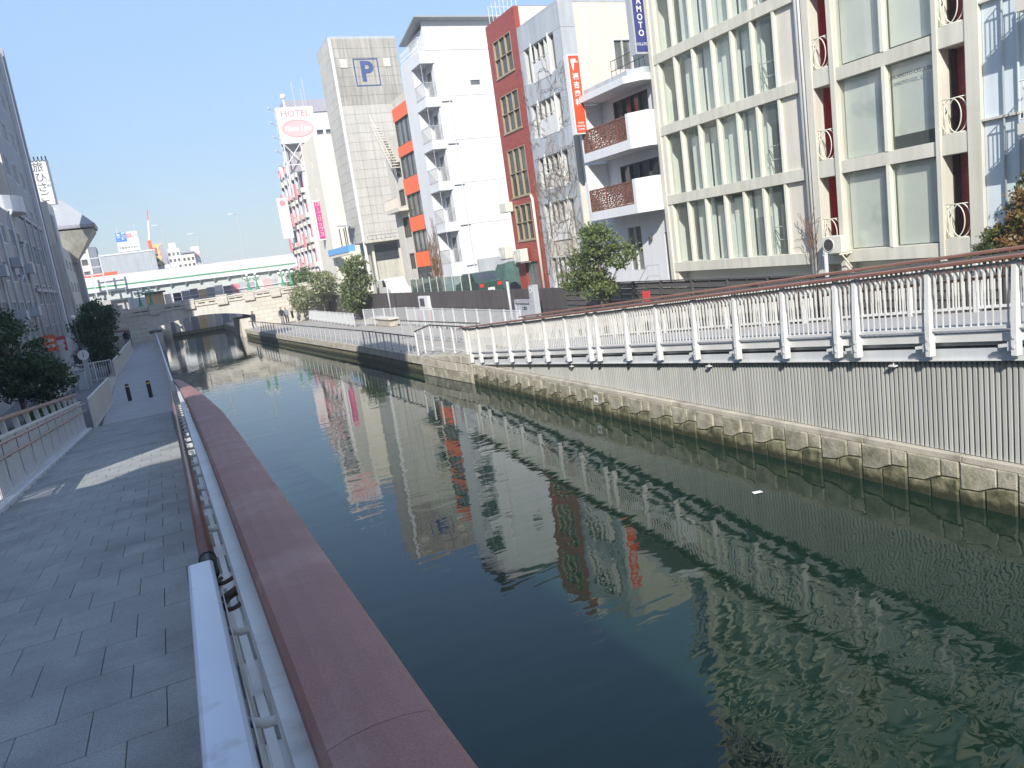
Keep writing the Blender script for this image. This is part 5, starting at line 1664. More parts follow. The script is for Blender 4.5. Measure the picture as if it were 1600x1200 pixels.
text('心\n斎橋', 'paint_pink', ps, '-Y', 175.98, 11.8, 13.4, .8)
far_building('cream_low_block', 'long low cream block behind the expressway', 11.2, 16, 180, 190, 11.2, 'ivory', 4, 2, 8)
far_building('distant_tower', 'slim hazy tower far behind the expressway', 20, 24, 330, 340, 18.5, 'panel_grey', 3, 6, 8)
gt = far_building('glass_tower', 'narrow white and blue tower behind the flared roof', -10.3, -6.8, 150, 158, 16.5, 'cream_wall', 2, 6, 4, 'glass_mid')
MB().box(-6.75, -5.6, 150, 157, .9, 15.5).build('blue_wing', 'slate_wall', gt)
cr = thing('crane', 'red and white crane jib standing above the skyline', 'crane', (3.9, 178, 12))
MB().bar((3.6, 178, 11.5), (3.5, 178, 17.4), .7, .7).build('mast', 'crane_red', cr)
MB().box(3.2, 4.6, 177.6, 178.6, 14.8, 15.8).build('cab', 'crane_red', cr)
j = MB()
j.bar((3.5, 178, 17.2), (4.15, 178, 21.5), .32, .32)
j.build('jib', 'white', cr)
MB().bar((4.15, 178, 21.5), (4.45, 178, 23.6), .22, .22).build('jib_tip', 'crane_red', cr)
# rows along the canal beyond the expressway
for i, (x0, x1, y, h, m_, lab) in enumerate(((-22, -11, 135, 9, 'shade_wall', 'grey block on the near bank beyond the expressway'), (12.5, 21, 140, 6.5, 'ivory', 'ivory block on the far bank beyond the expressway'), (-10, -1, 215, 8.5, 'white_wall', 'distant white block closing the canal view on the near bank'),
                                              (-1, 9.5, 260, 9, 'panel_grey', 'distant grey block closing the end of the canal'), (16.5, 40, 200, 10.5, 'cream_wall', 'distant cream block behind the hotel'))):
    far_building('distant_block', lab, x0, x1, y, y + 8, h, m_, 5, 3, 2.5)

# ================================================================== buildings of the near bank
def bank_windows(b, plane, y0, y1, z0, z1, ny, nz, m='alu', pane='glass_mid', fu=.5, fz=.5, d=.16):
    hl = grid_holes(y0, y1, z0, z1, ny, nz, fu, fz)
    return hl
def near_building(name, label, x0, y0, y1, z1, m, ny, nz, pane='glass_mid', frame='alu', x1=-7.0, z0=2.0, sides=0, fz=.5, fu=.5):
    b = thing(name, label, 'building', ((x0 + x1) / 2, (y0 + y1) / 2, .93))
    hl = grid_holes(y0, y1, z0, z1 - .6, ny, nz, fu, fz)
    hs_ = grid_holes(x0, x1, z0 + 6, z1 - .6, sides, nz - 2, .4, .5) if sides else []
    block(b, x0, x1, y0, y1, .93, z1, m, {'+X': hl, '-Y': hs_}, depth=.18)
    for h in hl:
        window(b, '+X', x1, *h, cols=2, frame=frame, pane=pane, d=.12, w=.06)
    for h in hs_:
        window(b, '-Y', y0, *h, cols=2, frame=frame, pane=pane, d=.12, w=.06)
    return b
l1 = near_building('dark_tower', 'tall building at the picture edge, shaded front coloured slate and sunlit side pale', -10.5, 66, 82.7, 28.2, 'slate_wall', 4, 8)  # dark slate colour stands in for shade on the canal front
MB().box(-10.4, -7.02, 65.93, 65.99, .93, 27.6).build('side_wall', 'ivory', l1)  # paler colour painted for the sun on this side
MB().box(-6.99, -6.7, 80.6, 81.6, .93, 28.2).build('corner_strip', 'white', l1)
MB().box(-6.99, -6.6, 81.9, 82.72, .93, 28.6).build('corner_fin', 'lilac_wall', l1)
MB().box(-6.98, -6.85, 66.1, 80.5, 7.0, 7.25).box(-6.98, -6.85, 66.1, 80.5, 12.6, 12.85).build('band', 'lilac_wall', l1)
for y in (69, 73, 77):
    MB().tube([(-6.85, y, .93), (-6.85, y, 13)], .08, 6).build('drainpipe', 'pipe', l1)
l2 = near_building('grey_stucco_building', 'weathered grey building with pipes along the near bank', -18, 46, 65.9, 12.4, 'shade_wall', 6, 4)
for k, y in enumerate((48.5, 51.2, 52.0, 55, 58.3, 61, 63.5)):
    z = (11.5, 9, 12, 12, 7.5, 12, 10)[k]
    MB().tube([(-6.85, y, .93), (-6.85, y, z), (-6.7, y + .5, z + .4), (-7.0, y + 1.1, z + .5)], .09, 6).build('drainpipe', 'beam_grey' if k % 2 else 'pipe', l2, smooth=True)
for k, (y, z) in enumerate(((50, 7.6), (53.6, 5.0), (57, 8.4), (60, 5.2), (62.5, 8.2))):
    MB().box(-6.98, -6.4, y, y + .9, z, z + .65).build('condenser_box', 'panel_grey', l2, bevel=.03)
rbk = MB()
n = 12
rbk.prism([(-8.0 + 1.9 * math.cos(t), 63.6 + 2.2 * math.sin(t), 12.4) for t in [-1.6 + i * 3.2 / n for i in range(n + 1)]], (0, 0, 1.1))
rbk.build('round_balcony', 'white_wall', l2)
MB().box(-12, -8.0, 61, 65.8, 12.4, 17.5).build('roof_storey', 'ivory', l2)
MB().box(-8.05, -7.5, 61.2, 65.6, 15.5, 15.8).build('awning', 'lattice', l2)
l3 = near_building('cream_corner_building', 'cream building below the white rooftop sign near the bridge', -16, 84, 99, 11.6, 'ivory', 4, 4, x1=-6.2)
MB().box(-8.2, -6.25, 84.1, 90, 11.6, 15.6).build('roof_house', 'cream_wall', l3)
MB().tube([(-6.1, 84.5, .93), (-6.1, 84.5, 14.2), (-6.6, 84.5, 14.9)], .16, 8).build('duct', 'beam_grey', l3, smooth=True)
lw = thing('rooftop_sign', 'white rooftop sign with black brushed lettering beside the dark tower', 'sign', (-6.5, 90, 15.6))
MB().box(-7.3, -5.75, 90, 90.8, 16.0, 20.3).build('sign_board', 'sign_white', lw)
for i, c in enumerate('旅ひさご'):
    text(c, 'paint_dark', lw, '-Y', 89.99, -6.72, 19.6 - i * .98, 1.0)
for i, c in enumerate('しゃ'):
    text(c, 'paint_dark', lw, '-Y', 89.99, -6.15, 18.4 - i * .6, .5)
MB().bar((-7.2, 90.4, 15.4), (-6.4, 90.4, 16.0), .12, .12).bar((-6.0, 90.4, 15.4), (-6.6, 90.4, 16.0), .12, .12).build('strut', 'white', lw)
for i in range(5):
    MB().tube([(-7.2 + i * .34, 89.9, 20.3), (-7.2 + i * .34, 89.6, 20.6)], .06, 6).build('lamp', 'frame_dark', lw)
# flared roof
fl = thing('flared_roof_building', 'building with a flared upturned copper grey roof before the expressway', 'building', (-5.6, 97, .9))
cx, cy = -6.4, 98.5
mb = MB()
mb.add([(cx - 3.3, cy - 3.0, 14.3), (cx + 3.35, cy - 3.4, 14.2), (cx + 3.35, cy + 3.4, 14.2), (cx - 3.3, cy + 3.0, 14.3), (cx - 1.4, cy - 1.2, 17.4), (cx + .6, cy - 1.2, 17.2), (cx + .6, cy + 1.2, 17.2), (cx - 1.4, cy + 1.2, 17.4)],
       [(0, 1, 5, 4), (1, 2, 6, 5), (2, 3, 7, 6), (3, 0, 4, 7), (4, 5, 6, 7)])
mb.build('roof', 'roof_grey', fl)
MB().add([(cx - 3.2, cy - 2.9, 13.8), (cx + 3.1, cy - 3.2, 13.7), (cx + 3.1, cy + 3.2, 13.7), (cx - 3.2, cy + 2.9, 13.8), (cx - 1.2, cy - 1.0, 10.4), (cx + .6, cy - 1.0, 10.4), (cx + .6, cy + 1.0, 10.4), (cx - 1.2, cy + 1.0, 10.4)],
         [(0, 1, 2, 3), (0, 4, 5, 1), (1, 5, 6, 2), (2, 6, 7, 3), (3, 7, 4, 0), (4, 5, 6, 7)]).build('soffit', 'cream_dk', fl)
MB().hexa([(cx - 3.3, cy - 3.0, 13.95), (cx + 3.25, cy - 3.3, 13.9), (cx + 3.25, cy + 3.3, 13.9), (cx - 3.3, cy + 3.0, 13.95), (cx - 3.3, cy - 3.0, 14.28), (cx + 3.3, cy - 3.38, 14.18), (cx + 3.3, cy + 3.38, 14.18), (cx - 3.3, cy + 3.0, 14.28)]).build('eaves', 'lilac_wall', fl)
MB().box(cx - 2, cx + .8, cy + .6, cy + 3, .9, 14).build('wall', 'shade_wall', fl)
# unseen buildings beside and behind the camera, added and shaped for their shadows
l4 = near_building('shading_block', 'long unseen block added to shade the walkway, behind the viewer', -10.5, -45, -1, 15.4, 'cream_dk', 12, 5)
near_building('sun_gap_block', 'unseen block kept low to let sun reach the walkway, beside the slim tower', -18, -.95, 2.9, 11.4, 'shade_wall', 2, 3)
l5 = near_building('shadow_tower', 'unseen slim tower set beside the walkway to cast shade on the far canal wall', -18, 7.0, 13.2, 26.5, 'panel_grey', 3, 8, sides=3)
near_building('shading_row', 'unseen row block shading the walkway between the slim tower and the weathered grey building', -18, 13.4, 45.9, 13.0, 'shade_wall', 9, 4)
MB().box(-14, -7.02, 41, 45, 13, 25.5).build('shade_stack', 'shade_wall', l2)  # unseen tower added to throw shade on the far canal wall
# quay that closes the view under the arch, where the canal bends
eq = thing('end_quay', 'dark quay wall with coloured panels seen under the bridge arch', 'quay', (6, 108, 0))
MB().box(-3, 14, 108.0, 109, -1.5, .55).build('base', 'stone_wet', eq)
ecol = ['ivory', 'frame_dark', 'frame_dark', 'panel_grey', 'cream_wall', 'slate_wall', 'ivory', 'panel_grey', 'slate_wall', 'ochre', 'ivory', 'panel_grey', 'slate_wall', 'panel_grey', 'cream_wall', 'panel_grey', 'ivory']
for i, c in enumerate(ecol):
    MB().box(-2.9 + i * .98, -1.95 + i * .98, 108.1, 108.2, .55, 2.6 + .15 * (i % 3)).build('panel', c, eq)
MB().tube([(1.6, 106.5, -1), (1.6, 106.5, 2.9)], .8, 16).build('round_pier', 'bridge_smooth', eq, smooth=True)
# ================================================================== vegetation
def leaves(pts, size, seed, m, name, parent, kind=None):
    r_ = np.random.default_rng(seed)
    n = len(pts)
    a = r_.normal(size=(n, 3))
    a /= np.linalg.norm(a, axis=1)[:, None]
    b = r_.normal(size=(n, 3))
    b -= a * (a * b).sum(1)[:, None]
    b /= np.linalg.norm(b, axis=1)[:, None]
    s = size * r_.uniform(.6, 1.3, n)[:, None]
    v = np.empty((n * 4, 3))
    v[0::4] = pts - a * s
    v[1::4] = pts + b * s * .45
    v[2::4] = pts + a * s
    v[3::4] = pts - b * s * .45
    c = v.mean(0)
    me = bpy.data.meshes.new(name)
    me.vertices.add(n * 4)
    me.vertices.foreach_set('co', (v - c).ravel())
    me.loops.add(n * 4)
    me.loops.foreach_set('vertex_index', np.arange(n * 4, dtype=np.int32))
    me.polygons.add(n)
    me.polygons.foreach_set('loop_start', np.arange(0, n * 4, 4, dtype=np.int32))
    me.materials.append(M[m])
    me.update(calc_edges=True)
    return place(name, me, Vector(c), parent, kind=kind)

def crown_points(blobs, nclump, per, clump_r, seed):
    """blobs: (cx, cy, cz, rx, ry, rz). Leaves gather in clumps near the outside of each blob."""
    r_ = np.random.default_rng(seed)
    vol = np.array([b[3] * b[4] * b[5] for b in blobs]) ** .75
    vol /= vol.sum()
    out, cen = [], []
    for i in range(nclump):
        b = blobs[r_.choice(len(blobs), p=vol)]
        d = r_.normal(size=3)
        d /= np.linalg.norm(d)
        rad = r_.uniform(.35, 1.0) ** .5
        c = np.array(b[:3]) + d * rad * np.array(b[3:])
        cen.append(c)
        k = int(per * r_.uniform(.5, 1.4))
        q = r_.normal(size=(k, 3)) * clump_r * r_.uniform(.6, 1.2) * np.array([1, 1, .6])
        out.append(c + q)
    return np.concatenate(out), cen

def tree(name, label, base, blobs, nclump, per, clump_r, leaf, m, seed, trunk_r=.09, group=None, fork=None):
    t = thing(name, label, 'tree', base, group)
    pts, cen = crown_points(blobs, nclump, per, clump_r, seed)
    top = max(b[2] for b in blobs)
    bx, by, bz = base
    cx = sum(b[0] for b in blobs) / len(blobs)
    cy = sum(b[1] for b in blobs) / len(blobs)
    zf = fork or (bz + (top - bz) * .45)
    r_ = random.Random(seed)
    MB().tube([(bx, by, bz - .05), (bx + .03, by, bz + (zf - bz) * .3), (lerp(bx, cx, .35), lerp(by, cy, .35), bz + (zf - bz) * .65), (lerp(bx, cx, .7), lerp(by, cy, .7), zf), (cx, cy, top)],
              [trunk_r * 1.35, trunk_r, trunk_r * .9, trunk_r * .75, trunk_r * .25], 9).build('trunk', 'bark', t, smooth=True)
    for c in r_.sample(cen, min(16, len(cen))):
        s = Vector((lerp(bx, cx, .6), lerp(by, cy, .6), lerp(zf - .3, top - .4, r_.random() * .7)))
        e = Vector(c)
        mid = s.lerp(e, .5) + Vector((r_.uniform(-.1, .1), r_.uniform(-.1, .1), -.12))
        MB().tube([s, mid, e], [trunk_r * .38, trunk_r * .24, trunk_r * .08], 5, cap=False).build('limb', 'bark', t)
    leaves(pts, leaf, seed, m, 'crown', t)
    return t
tree('round_tree', 'rounded leafy green tree standing before the white balcony building', (16.2, 25.5, .8),
     [(16.1, 26.2, 4.0, .75, 1.1, .85), (16.2, 25.2, 4.9, .6, .85, .75), (16.0, 27.2, 3.5, .55, .7, .5), (16.4, 24.3, 4.4, .55, .65, .55), (16.1, 25.5, 3.1, .7, .8, .4), (16.2, 25.9, 5.4, .4, .5, .4)], 250, 34, .16, .075, 'leaf', 11, .07)
tree('promenade_tree', 'dense green tree in front of the parking tower', (17.0, 67.5, .8),
     [(17, 67, 3.6, 1.3, 2.2, 1.3), (17, 66.5, 5.2, 1.0, 1.5, 1.3), (17, 68.2, 2.4, 1.0, 1.8, .8)], 200, 32, .3, .16, 'leaf', 12, .08, 'trees on the far promenade')
tree('promenade_tree', 'sparse green tree in front of the magenta sign', (16.8, 81, .8),
     [(17, 80, 4.4, 1.2, 2.6, 1.2), (17, 82, 3.0, 1.2, 2.2, 1.0)], 110, 30, .32, .18, 'leaf_pale', 13, .08, 'trees on the far promenade')
tree('promenade_tree', 'tall loose green tree below the ornate hotel front', (17, 90.5, .8),
     [(17, 90, 4.6, 1.6, 3.4, 1.7), (17, 92, 2.9, 1.3, 2.6, 1.1)], 170, 32, .36, .2, 'leaf', 14, .09, 'trees on the far promenade')
tree('promenade_tree', 'small pale green tree at the end of the stone bridge', (14.6, 80.5, .8),
     [(14.6, 80.5, 2.9, 1.1, 1.6, 1.0), (14.6, 81, 3.8, .7, 1.0, .6)], 120, 26, .26, .15, 'leaf_pale', 15, .06, 'trees on the far promenade')
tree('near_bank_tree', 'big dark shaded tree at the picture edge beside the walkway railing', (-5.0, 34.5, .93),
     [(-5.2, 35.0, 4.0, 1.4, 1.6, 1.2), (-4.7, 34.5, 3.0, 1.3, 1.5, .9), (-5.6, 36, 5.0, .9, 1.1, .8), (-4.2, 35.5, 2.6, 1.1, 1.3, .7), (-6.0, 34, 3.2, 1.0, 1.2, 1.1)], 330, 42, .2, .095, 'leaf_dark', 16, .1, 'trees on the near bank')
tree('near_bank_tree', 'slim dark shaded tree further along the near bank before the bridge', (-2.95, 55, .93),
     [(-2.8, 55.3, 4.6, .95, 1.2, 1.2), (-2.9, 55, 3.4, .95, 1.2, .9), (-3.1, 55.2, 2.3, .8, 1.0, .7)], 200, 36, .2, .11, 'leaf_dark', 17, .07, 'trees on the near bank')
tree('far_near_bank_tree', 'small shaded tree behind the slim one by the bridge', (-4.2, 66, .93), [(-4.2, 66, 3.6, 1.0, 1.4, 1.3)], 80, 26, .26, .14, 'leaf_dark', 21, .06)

iv = thing('ivy', 'bushy ivy spilling over the corner of the pale blue building', 'ivy', (21.2, 12.5, 2.2))
blobs = [(21.3, 12.6, 3.6, .8, 1.0, .9), (21.4, 12.0, 4.5, .7, .9, .8), (21.2, 13.3, 3.0, .6, .6, .7), (21.3, 11.0, 4.0, .8, 1.0, 1.2), (21.4, 11.6, 5.1, .5, .8, .4)]
p_, cen = crown_points(blobs, 300, 34, .13, 18)
leaves(p_, .07, 18, 'leaf_ivy', 'foliage', iv, 'stuff')
p_, cen = crown_points([(20.75, 12.3, 3.6, .3, .5, .7), (20.8, 11.9, 4.4, .3, .5, .5)], 60, 30, .14, 19)
leaves(p_, .07, 19, 'leaf_dry', 'dry_foliage', iv, 'stuff')
MB().tube([(21.6, 12.6, 2.1), (21.5, 12.5, 3.2), (21.4, 12.2, 4.6)], [.08, .06, .03], 6).build('stem', 'bark', iv)
cp = thing('red_creeper', 'rust red creeper climbing the foot of the white building', 'creeper', (22, 59.5, 2.1))
p_, cen = crown_points([(21.9, 59.3, 4.0, .12, .7, 1.8), (21.9, 59.6, 3.0, .12, .9, .9)], 90, 16, .12, 20)
leaves(p_, .07, 20, 'leaf_dry', 'foliage', cp, 'stuff')
vm_ = MB()
r_ = random.Random(9)
for i in range(60):
    y, z, ang = r_.uniform(58.2, 60.3), r_.uniform(2.2, 6), r_.uniform(.9, 2.2)
    pts = []
    for k in range(9):
        pts.append((21.94, min(max(y, 58.0), 60.4), z))
        ang += r_.uniform(-.4, .4)
        y += math.cos(ang) * .35
        z += math.sin(ang) * .35
    vm_.tube(pts, .018, 4, cap=False)
vm_.build('stem', 'vine_red', cp)
vm_ = MB()
for i in range(18):
    y, z, ang = 20.2 + r_.uniform(-.15, .15), r_.uniform(3.1, 4.4), r_.uniform(1.2, 2.0)
    pts = []
    for k in range(8):
        pts.append((21.84 - r_.uniform(0, .05), y, z))
        ang += r_.uniform(-.5, .5)
        y += math.cos(ang) * .12
        z += math.sin(ang) * .14
    vm_.tube(pts, .009, 4, cap=False)
dv = vm_.build('dry_creeper', 'vine_red')
tag(dv, 'thin dry creeper on the drainpipes of the cream office building', 'creeper')
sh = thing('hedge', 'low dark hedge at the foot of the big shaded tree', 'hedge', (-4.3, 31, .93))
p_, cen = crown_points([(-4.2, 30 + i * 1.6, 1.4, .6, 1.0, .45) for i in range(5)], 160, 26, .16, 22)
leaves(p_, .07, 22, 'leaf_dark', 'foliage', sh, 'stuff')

# ================================================================== things on the promenade
ib = thing('notice_board', 'grey framed notice board leaning by a tall grey pillar', 'notice board', (17.2, 34.6, .82))
MB().box(17.15, 17.22, 33.75, 35.45, 1.0, 2.52).build('board', 'panel_grey', ib)
MB().box(17.08, 17.24, 33.75, 35.45, 2.38, 2.56).build('top_frame', 'lilac_wall', ib)
for y in (33.7, 35.42):
    MB().box(17.08, 17.26, y, y + .08, .82, 2.54).build('side_frame', 'lilac_wall', ib)
text('ご案内', 'paint_dark', ib, '-X', 17.145, 34.5, 2.1, .2)
gpil = thing('grey_pillar', 'tall grey pillar with a round white number beside the notice board', 'pillar', (17.1, 33.3, .82))
MB().box(17.0, 17.3, 33.05, 33.5, .82, 3.28).build('shaft', 'panel_grey', gpil)
MB().tube([(16.985, 33.28, 3.05), (16.998, 33.28, 3.05)], .15, 16).build('number_disc', 'sign_white', gpil)
text('10', 'paint_dark', gpil, '-X', 16.985, 33.28, 3.05, .17)
sp = thing('lamp_post', 'slanting grey steel lamp post in front of the dark fence', 'post', (17.0, 35.9, .82))
MB().tube([(17, 35.8, .82), (17, 35.8, 3.55)], .07, 10).build('shaft', 'pipe', sp, smooth=True)
MB().lathe([(.09, 0), (.09, .06), (.02, .1)], (17, 35.8, 3.55), 10).build('cap', 'frame_dark', sp)
sp2 = thing('lamp_post', 'thin grey steel post in front of the fence below the white truck', 'post', (17.0, 57.5, .82))
MB().tube([(17, 57.5, .82), (17, 57.5, 4.0)], .06, 8).build('shaft', 'pipe', sp2, smooth=True)
MB().lathe([(.08, 0), (.08, .06), (.02, .1)], (17, 57.5, 4.0), 8).build('cap', 'pipe', sp2)
wx = thing('white_notice_box', 'white notice box with a dark picture on the promenade fence', 'notice box', (17, 49.2, .82))
MB().box(16.9, 17.1, 48.3, 50.2, 1.9, 2.85).build('box_front', 'sign_white', wx)
MB().box(16.88, 16.9, 49.0, 49.9, 2.15, 2.7).build('picture', 'paint_dark', wx)
MB().box(16.95, 17.05, 48.6, 48.7, .82, 1.9).box(16.95, 17.05, 49.8, 49.9, .82, 1.9).build('leg', 'crane_red', wx)
rs = thing('red_white_sign', 'small red and white sign standing behind the round tree', 'sign', (17.3, 24.2, .82))
MB().box(17.3, 17.33, 23.85, 24.5, 1.7, 2.45).build('board', 'sign_white', rs)
MB().box(17.28, 17.3, 23.95, 24.4, 2.4, 2.85).build('red_field', 'paint_red', rs)
MB().box(17.33, 17.37, 24.1, 24.2, .82, 2.0).build('post', 'steel', rs)
wb_ = thing('concrete_block', 'pale concrete bench block beside the picket fence', 'bench', (16, 55.5, .82))
MB().box(15.6, 16.2, 53.6, 58.2, .82, 1.35).build('block', 'coping', wb_, bevel=.03)
MB().box(15.5, 16.3, 53.4, 58.4, 1.35, 1.45).build('seat', 'bridge_smooth', wb_)
sr = thing('stair_handrail', 'pale sloping handrail leading up to the picket fence', 'handrail', (14.2, 82, .82))
MB().bar((13.6, 80, 1.6), (15.6, 84, 2.6), .08, .08).bar((13.6, 80, 1.25), (15.6, 84, 2.25), .06, .06).build('rail', 'white', sr)
for i in range(4):
    t = i / 3
    MB().box(13.57 + 2 * t, 13.63 + 2 * t, 79.97 + 4 * t, 80.03 + 4 * t, .82, 1.6 + t).build('post', 'white', sr)

# parking place behind the dark fence
gf = thing('green_glass_fence', 'green tinted screen fence with pale posts before the parked car', 'fence', (18.8, 51, 2.1))
M['green_glass'] = clear_glass('green_tinted_glass', (.66, .76, .72), haze=.14, hazecol=(.35, .45, .41))
for i in range(9):
    y = 45.0 + i * 1.5
    MB().box(18.75, 18.80, y, y + .06, 2.1, 4.0).build('post', 'white', gf)
    if i < 8:
        MB().box(18.765, 18.775, y + .08, y + 1.48, 2.3, 3.9).build('screen_panel', 'green_glass', gf)
def vehicle(name, label, x, y, z, L_, W_, H_, body, van=False, face=1):
    c = thing(name, label, 'van' if van else 'car', (x, y, z))
    prof = [(-.5, .12), (-.5, .62), (-.46, .98), (.18, 1.0), (.36, .62), (.5, .52), (.5, .12)] if van else [(-.5, .2), (-.5, .62), (-.40, .66), (-.28, 1.0), (.12, 1.0), (.28, .64), (.48, .56), (.5, .2)]
    pts = [(x - W_ / 2, y + p * L_ * face, z + q * H_) for p, q in prof]
    MB().prism(pts, (W_, 0, 0)).build('body', body, c, bevel=.06)
    for s in (-1, 1):
        gl = [(.02, .94), (.14, .94), (.27, .66), (.02, .66)] if van else [(-.26, .95), (.1, .95), (.24, .66), (-.36, .68)]
        MB().prism([(x + s * (W_ / 2 + .004), y + p * L_ * face, z + q * H_) for p, q in gl], (s * .01, 0, 0)).build('side_window', 'glass_dark', c)
        for p in (-.32, .32):
            MB().tube([(x + s * (W_ / 2 - .16), y + p * L_ * face, z + .3), (x + s * (W_ / 2 + .01), y + p * L_ * face, z + .3)], .30, 14).build('wheel', 'tyre', c)
        MB().box(x + s * W_ * .38 - .15, x + s * W_ * .38 + .15, y - L_ * .5 * face - .03, y - L_ * .5 * face + .01, z + H_ * .42, z + H_ * .55).build('tail_lamp', 'lamp_red', c)
    a, b = (-.485, .92), (-.498, .64)
    if not van:
        a, b = (-.30, .95), (-.39, .69)
    mbw = MB().hexa([(x - W_ * .4, y + (b[0] * L_ - .02) * face, z + b[1] * H_), (x + W_ * .4, y + (b[0] * L_ - .02) * face, z + b[1] * H_), (x + W_ * .4, y + b[0] * L_ * face, z + b[1] * H_), (x - W_ * .4, y + b[0] * L_ * face, z + b[1] * H_),
                     (x - W_ * .36, y + (a[0] * L_ - .02) * face, z + a[1] * H_), (x + W_ * .36, y + (a[0] * L_ - .02) * face, z + a[1] * H_), (x + W_ * .36, y + a[0] * L_ * face, z + a[1] * H_), (x - W_ * .36, y + a[0] * L_ * face, z + a[1] * H_)])
    mbw.build('rear_window', 'glass_dark', c)
    MB().box(x - .25, x + .25, y - L_ * .5 * face - .035, y - L_ * .5 * face, z + H_ * .25, z + H_ * .37).build('number_plate', 'sign_white', c)
    return c
vehicle('parked_car', 'dark green car parked behind the green screen fence', 21.6, 50.4, 2.1, 4.5, 1.8, 1.75, 'van_dark')
vehicle('white_van', 'white van parked behind the fence below the parking tower', 19.9, 65.5, 2.1, 4.6, 1.8, 2.0, 'van_white', True, -1)
tp = thing('tarpaulin_stack', 'bulky stack covered in dark green tarpaulin beside the parked car', 'tarpaulin', (23.6, 51.5, 2.1))
mb = MB()
r_ = random.Random(5)
n, m2 = 8, 6
for i in range(n + 1):
    for j_ in range(m2 + 1):
        u, w = i / n, j_ / m2
        z = 2.1 + 2.1 * min(1, 4 * min(u, 1 - u) + .02) * min(1, 4 * min(w, 1 - w) + .02) + r_.uniform(-.08, .08) * (1 if 0 < i < n and 0 < j_ < m2 else 0)
        mb.v.append((22.9 + 2.6 * u, 48.2 + 4 * w, z))
for i in range(n):
    for j_ in range(m2):
        a = i * (m2 + 1) + j_
        mb.f.append((a, a + m2 + 1, a + m2 + 2, a + 1))
mb.build('cover', 'tarp', tp)

# ================================================================== people on the far promenade and by the bridge
def person(label, x, y, z, h, top, legs, facing=0, arm=.1, stride=.12):
    p = thing('person', label, 'person', (x, y, z))
    s = h / 1.7
    V = Vector
    ca, sa = math.cos(facing), math.sin(facing)
    def T(a, b, c):      # a sideways, b forwards
        return (x + (a * ca - b * sa) * s, y + (a * sa + b * ca) * s, z + c * s)
    verts = [T(0, 0, .95), T(0, 0, 1.15), T(0, 0, 1.40), T(0, .01, 1.48), T(0, .02, 1.60),
             T(.10, 0, .88), T(.11, stride, .48), T(.11, stride * .6, .07), T(.11, stride * .6 + .14, .03),
             T(-.10, 0, .88), T(-.11, -stride * .4, .48), T(-.11, -stride * 1.4, .09), T(-.11, -stride * 1.4 + .14, .03),
             T(.19, 0, 1.37), T(.24, -arm * .4, 1.12), T(.25, arm, .88), T(.25, arm + .04, .80),
             T(-.19, 0, 1.37), T(-.24, arm * .4, 1.12), T(-.25, arm * 1.4, .88), T(-.25, arm * 1.4 + .04, .80)]
    edges = [(0, 1), (1, 2), (2, 3), (3, 4), (0, 5), (5, 6), (6, 7), (7, 8), (0, 9), (9, 10), (10, 11), (11, 12), (2, 13), (13, 14), (14, 15), (15, 16), (2, 17), (17, 18), (18, 19), (19, 20)]
    rad = [.15, .15, .15, .055, .10, .09, .065, .045, .035, .09, .065, .045, .035, .065, .05, .038, .03, .065, .05, .038, .03]
    base = V((x, y, z))
    me = bpy.data.meshes.new('body')
    me.from_pydata([tuple(V(v_) - base) for v_ in verts], edges, [])
    o = place('body', me, base, p)
    sk = o.modifiers.new('skin', 'SKIN')
    for i, q in enumerate(me.skin_vertices[0].data):
        q.radius = (rad[i] * s, rad[i] * s * (.8 if i in (0, 1, 2) else 1))
        q.use_root = (i == 0)
    sb = o.modifiers.new('sub', 'SUBSURF')
    sb.levels = 2
    sb.render_levels = 2
    me.materials.append(M[top])
    hc = V(T(0, .02, 1.62))
    MB().lathe([(.03 * s, -.15 * s), (.07 * s, -.10 * s), (.082 * s, -.02 * s), (.085 * s, .04 * s)], hc, 12).build('face', 'skin', p, smooth=True)
    MB().lathe([(.092 * s, -.02 * s), (.098 * s, .04 * s), (.08 * s, .10 * s), (.03 * s, .125 * s)], hc - V((0, -.015, 0)), 12).build('hair', 'hair', p, smooth=True)
    tr_ = MB()
    for a, b, c in ((5, 6, 7), (9, 10, 11)):
        tr_.tube([verts[a], verts[b], verts[c]], [.098 * s, .078 * s, .06 * s], 10)
    tr_.build('trousers', legs, p, smooth=True)
    return p
person('person in dark clothes standing at the promenade railing under the bridge corner', 9.6, 81.6, .82, 1.75, 'cloth_dark', 'cloth_dark', 2.6)
person('person in dark jacket walking with another near the pale tree', 12.4, 81.2, .82, 1.7, 'cloth_dark', 'cloth_grey', 3.1)
person('person in grey jacket walking beside the one in the dark jacket', 12.9, 81.4, .82, 1.62, 'cloth_grey', 'cloth_dark', 3.0)
person('person in pale clothes on the promenade steps left of the pale tree', 13.7, 82.6, 1.15, 1.65, 'cloth_pale', 'cloth_dark', .4)
person('person in dark clothes in front of the shop canopy by the bridge', -2.2, 80.5, 1.05, 1.7, 'cloth_dark', 'cloth_grey', .2)

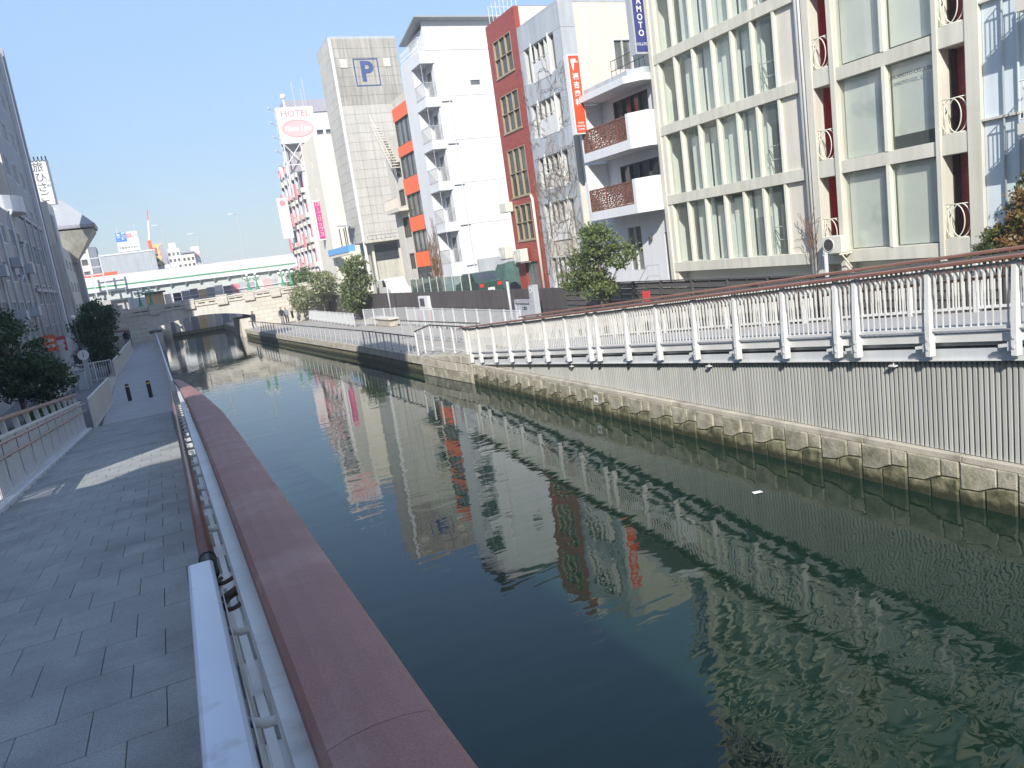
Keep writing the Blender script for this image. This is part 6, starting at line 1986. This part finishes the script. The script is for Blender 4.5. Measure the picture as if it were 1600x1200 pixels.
# shop things on the near bank by the bridge
sc = thing('shop_canopy', 'dark shop canopy at the foot of the bridge on the near bank', 'canopy', (-2.6, 79, .93))
MB().hexa([(-4.4, 76.5, 2.9), (-1.8, 76.5, 2.7), (-1.8, 82, 2.7), (-4.4, 82, 2.9), (-4.4, 76.5, 3.1), (-1.8, 76.5, 2.85), (-1.8, 82, 2.85), (-4.4, 82, 3.1)]).build('roof', 'lattice', sc)
for x, y in ((-1.9, 76.6), (-1.9, 81.9), (-4.3, 76.6)):
    MB().bar((x, y, .93), (x, y, 2.75), .1, .1).build('post', 'frame_dark', sc)
for i, (y, z, m_, lab) in enumerate(((63, 2.6, 'orange', 'orange shop sign on the near bank buildings'), (70, 2.2, 'paint_red', 'red shop sign further along the near bank'))):
    s_ = thing('shop_sign', lab, 'sign', (-6.6, y, z))
    MB().box(-6.95, -6.2, y, y + .15, z, z + 1.2).build('board', m_, s_)
    MB().box(-6.85, -6.3, y - .01, y, z + .3, z + .5).box(-6.85, -6.3, y - .01, y, z + .7, z + .9).build('lettering', 'sign_white', s_)
vmn = thing('flower_stand', 'orange and red flower stand outside the near bank shop', 'stand', (-5.2, 66, .93))
MB().box(-5.6, -5.0, 65.6, 66.2, .93, 1.9).build('stand', 'frame_dark', vmn)
p_, cen = crown_points([(-5.3, 65.8, 1.9, .4, .4, .5)], 20, 20, .1, 31)
leaves(p_, .06, 31, 'leaf_dry', 'flowers', vmn, 'stuff')
cb2 = thing('utility_pole', 'grey utility pole with a street lamp beside the near bank path', 'pole', (-4.6, 60, .93))
MB().tube([(-4.6, 60, .93), (-4.6, 60, 4.6)], [.1, .06], 8).build('shaft', 'frame_dark', cb2)
MB().lathe([(.05, 0), (.16, .08), (.18, .22), (.08, .34)], (-4.6, 60, 4.6), 10).build('lamp_head', 'globe', cb2)

# ================================================================== thin city haze
hz_m = bpy.data.materials.new('thin_haze')
hz_m.use_nodes = True
hz_m.node_tree.nodes.clear()
pv = hz_m.node_tree.nodes.new('ShaderNodeVolumePrincipled')
pv.inputs['Color'].default_value = (0.86, 0.92, 1.0, 1)
pv.inputs['Density'].default_value = 0.0010
ho_ = hz_m.node_tree.nodes.new('ShaderNodeOutputMaterial')
hz_m.node_tree.links.new(pv.outputs[0], ho_.inputs['Volume'])
hz_o = MB().box(-520, 520, -220, 920, -4.2, 36).build('haze', hz_m, kind='stuff')
hz_o['label'] = 'thin pale city haze over the canal'
